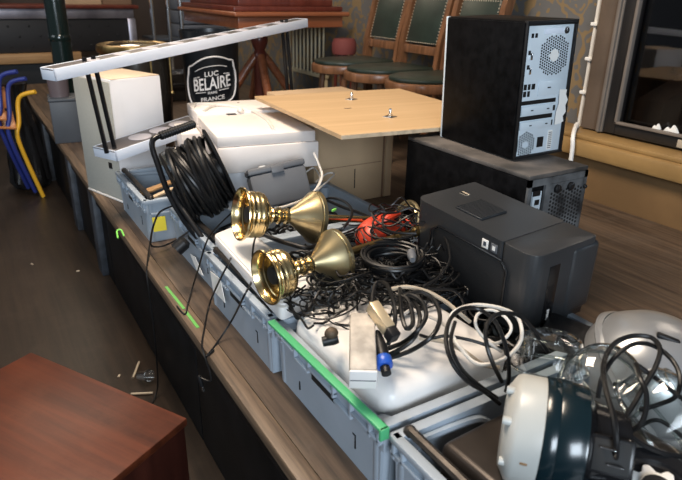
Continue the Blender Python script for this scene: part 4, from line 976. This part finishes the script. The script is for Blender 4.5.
# ================================================================== LEATHER CHAIRS
def chair(loc, label):
    t = thing('dining_chair', label, 'chair', loc, 0, 'green leather chairs along the wall')
    # faces -X ; back at +X
    wd, dp, sh_ = .37, .44, .43
    poly = []
    for k in range(25):
        a = R(90+180*k/24); poly.append((-.03+.23*math.cos(a)*.95, .185*math.sin(a)))
    poly = [(.2, .165)]+poly+[(.2, -.165)]
    MB().prism(poly, .045, Matrix.Translation((0, 0, sh_-.055)), .008).build('seat_rim', M['chairwood'], t)
    MB().prism([(x*.94+.002, y*.92) for x, y in poly], .022, Matrix.Translation((0, 0, sh_-.012)), .009).build('seat', M['leather'], t, 'dark green leather seat')
    for s in (-1, 1):
        MB().tube([(-.13, s*.12, sh_-.05), (-.14, s*.125, .2), (-.15, s*.13, 0)], lambda u: .019-.006*u, 8, False, 3).build('front_leg', M['chairwood'], t)
        b = MB()
        for (z0, z1, x0, x1) in ((0, .40, .24, .195), (.40, .55, .195, .212), (.55, .75, .212, .262), (.75, 1.0, .262, .335)):
            p = [Vector((x0, s*(.152+.012*z0), z0)), Vector((x1, s*(.152+.012*z1), z1))]
            v = []
            for (q, zz) in ((p[0], z0), (p[1], z1)):
                for dx, dy in ((-.024, -.016), (.024, -.016), (.024, .016), (-.024, .016)): v.append(b.bm.verts.new((q.x+dx, q.y+dy, zz)))
            for k in range(4): b.bm.faces.new((v[k], v[(k+1) % 4], v[4+(k+1) % 4], v[4+k]))
            b.bm.faces.new(v[3::-1]); b.bm.faces.new(v[4:])
        bmesh.ops.remove_doubles(b.bm, verts=b.bm.verts, dist=.0005)
        b.build('rear_leg', M['chairwood'], t)
    tilt = R(16)
    MB().box((.208, 0, .515), (.022, .29, .045), .004, (0, R(6), 0)).build('lower_rail', M['chairwood'], t)
    MB().box((.294, 0, .86), (.024, .30, .15), .006, (0, tilt, 0)).build('top_rail', M['chairwood'], t)
    MB().box((.242, 0, .66), (.030, .265, .235), .012, (0, R(14), 0), 3).build('back_pad', M['leather'], t, 'dark green leather back pad')
    b = MB()
    def bx_(y, z): return (.242-.0165+(z-.66)*math.tan(R(14)), y, z)
    for k in range(17):
        for z in (.552, .768): b.ball(bx_(-.124+k*.0155, z), .0034, 1)
    for k in range(1, 14):
        for y in (-.127, .127): b.ball(bx_(y, .552+k*.0154), .0034, 1)
    b.build('nail_studs', M['brassnail'], t)
    MB().tube([(-.14, .125, .2), (.02, 0, .19), (.215, -.15, .2)], .009, 6, False, 1).tube([(-.14, -.125, .2), (.02, 0, .19), (.215, .15, .2)], .009, 6, False, 1).build('stretcher', M['chairwood'], t)
    return t
ch = chair((1.92, 3.04, ZS), 'green leather wooden chair farthest from the computers, beside the pedestal table')
dup(ch, (1.905, 2.665, ZS), 0, 'green leather wooden chair in the middle of the row of three')
dup(ch, (1.90, 2.285, ZS), 0, 'green leather wooden chair partly hidden behind the upper computer')

# ================================================================== LIGHT
wd = bpy.data.worlds.new('room_light'); scn.world = wd; wd.use_nodes = True
bg = wd.node_tree.nodes['Background']; bg.inputs[0].default_value = (.80, .88, 1.0, 1); bg.inputs[1].default_value = .10
def area(name, loc, target, size, sy, power, col):
    l = bpy.data.lights.new(name, 'AREA'); l.shape = 'RECTANGLE'; l.size = size; l.size_y = sy; l.energy = power; l.color = col
    o = bpy.data.objects.new(name, l); C.objects.link(o); o.location = loc
    o.rotation_euler = (Vector(target)-Vector(loc)).to_track_quat('-Z', 'Y').to_euler(); return o
area('daylight_window', (-1.0, -2.8, 1.9), (.9, 1.5, .6), 1.7, 1.4, 150, (.78, .89, 1))
area('side_window', (-2.8, 3.0, 2.2), (.8, 2.0, .5), 2.4, 1.6, 28, (.85, .93, 1))
area('ceiling_lamp', (.3, 1.6, 3.1), (.7, 1.8, 0), 1.0, 1.0, 95, (1, .83, .66))
area('back_lamp', (1.0, 5.6, 3.0), (1.2, 5.0, 0), 1.2, 1.2, 35, (1, .82, .62))

vs = scn.view_settings
vs.view_transform = 'Standard'; vs.look = 'None'; vs.gamma = 1; vs.use_curve_mapping = False; vs.exposure = .17
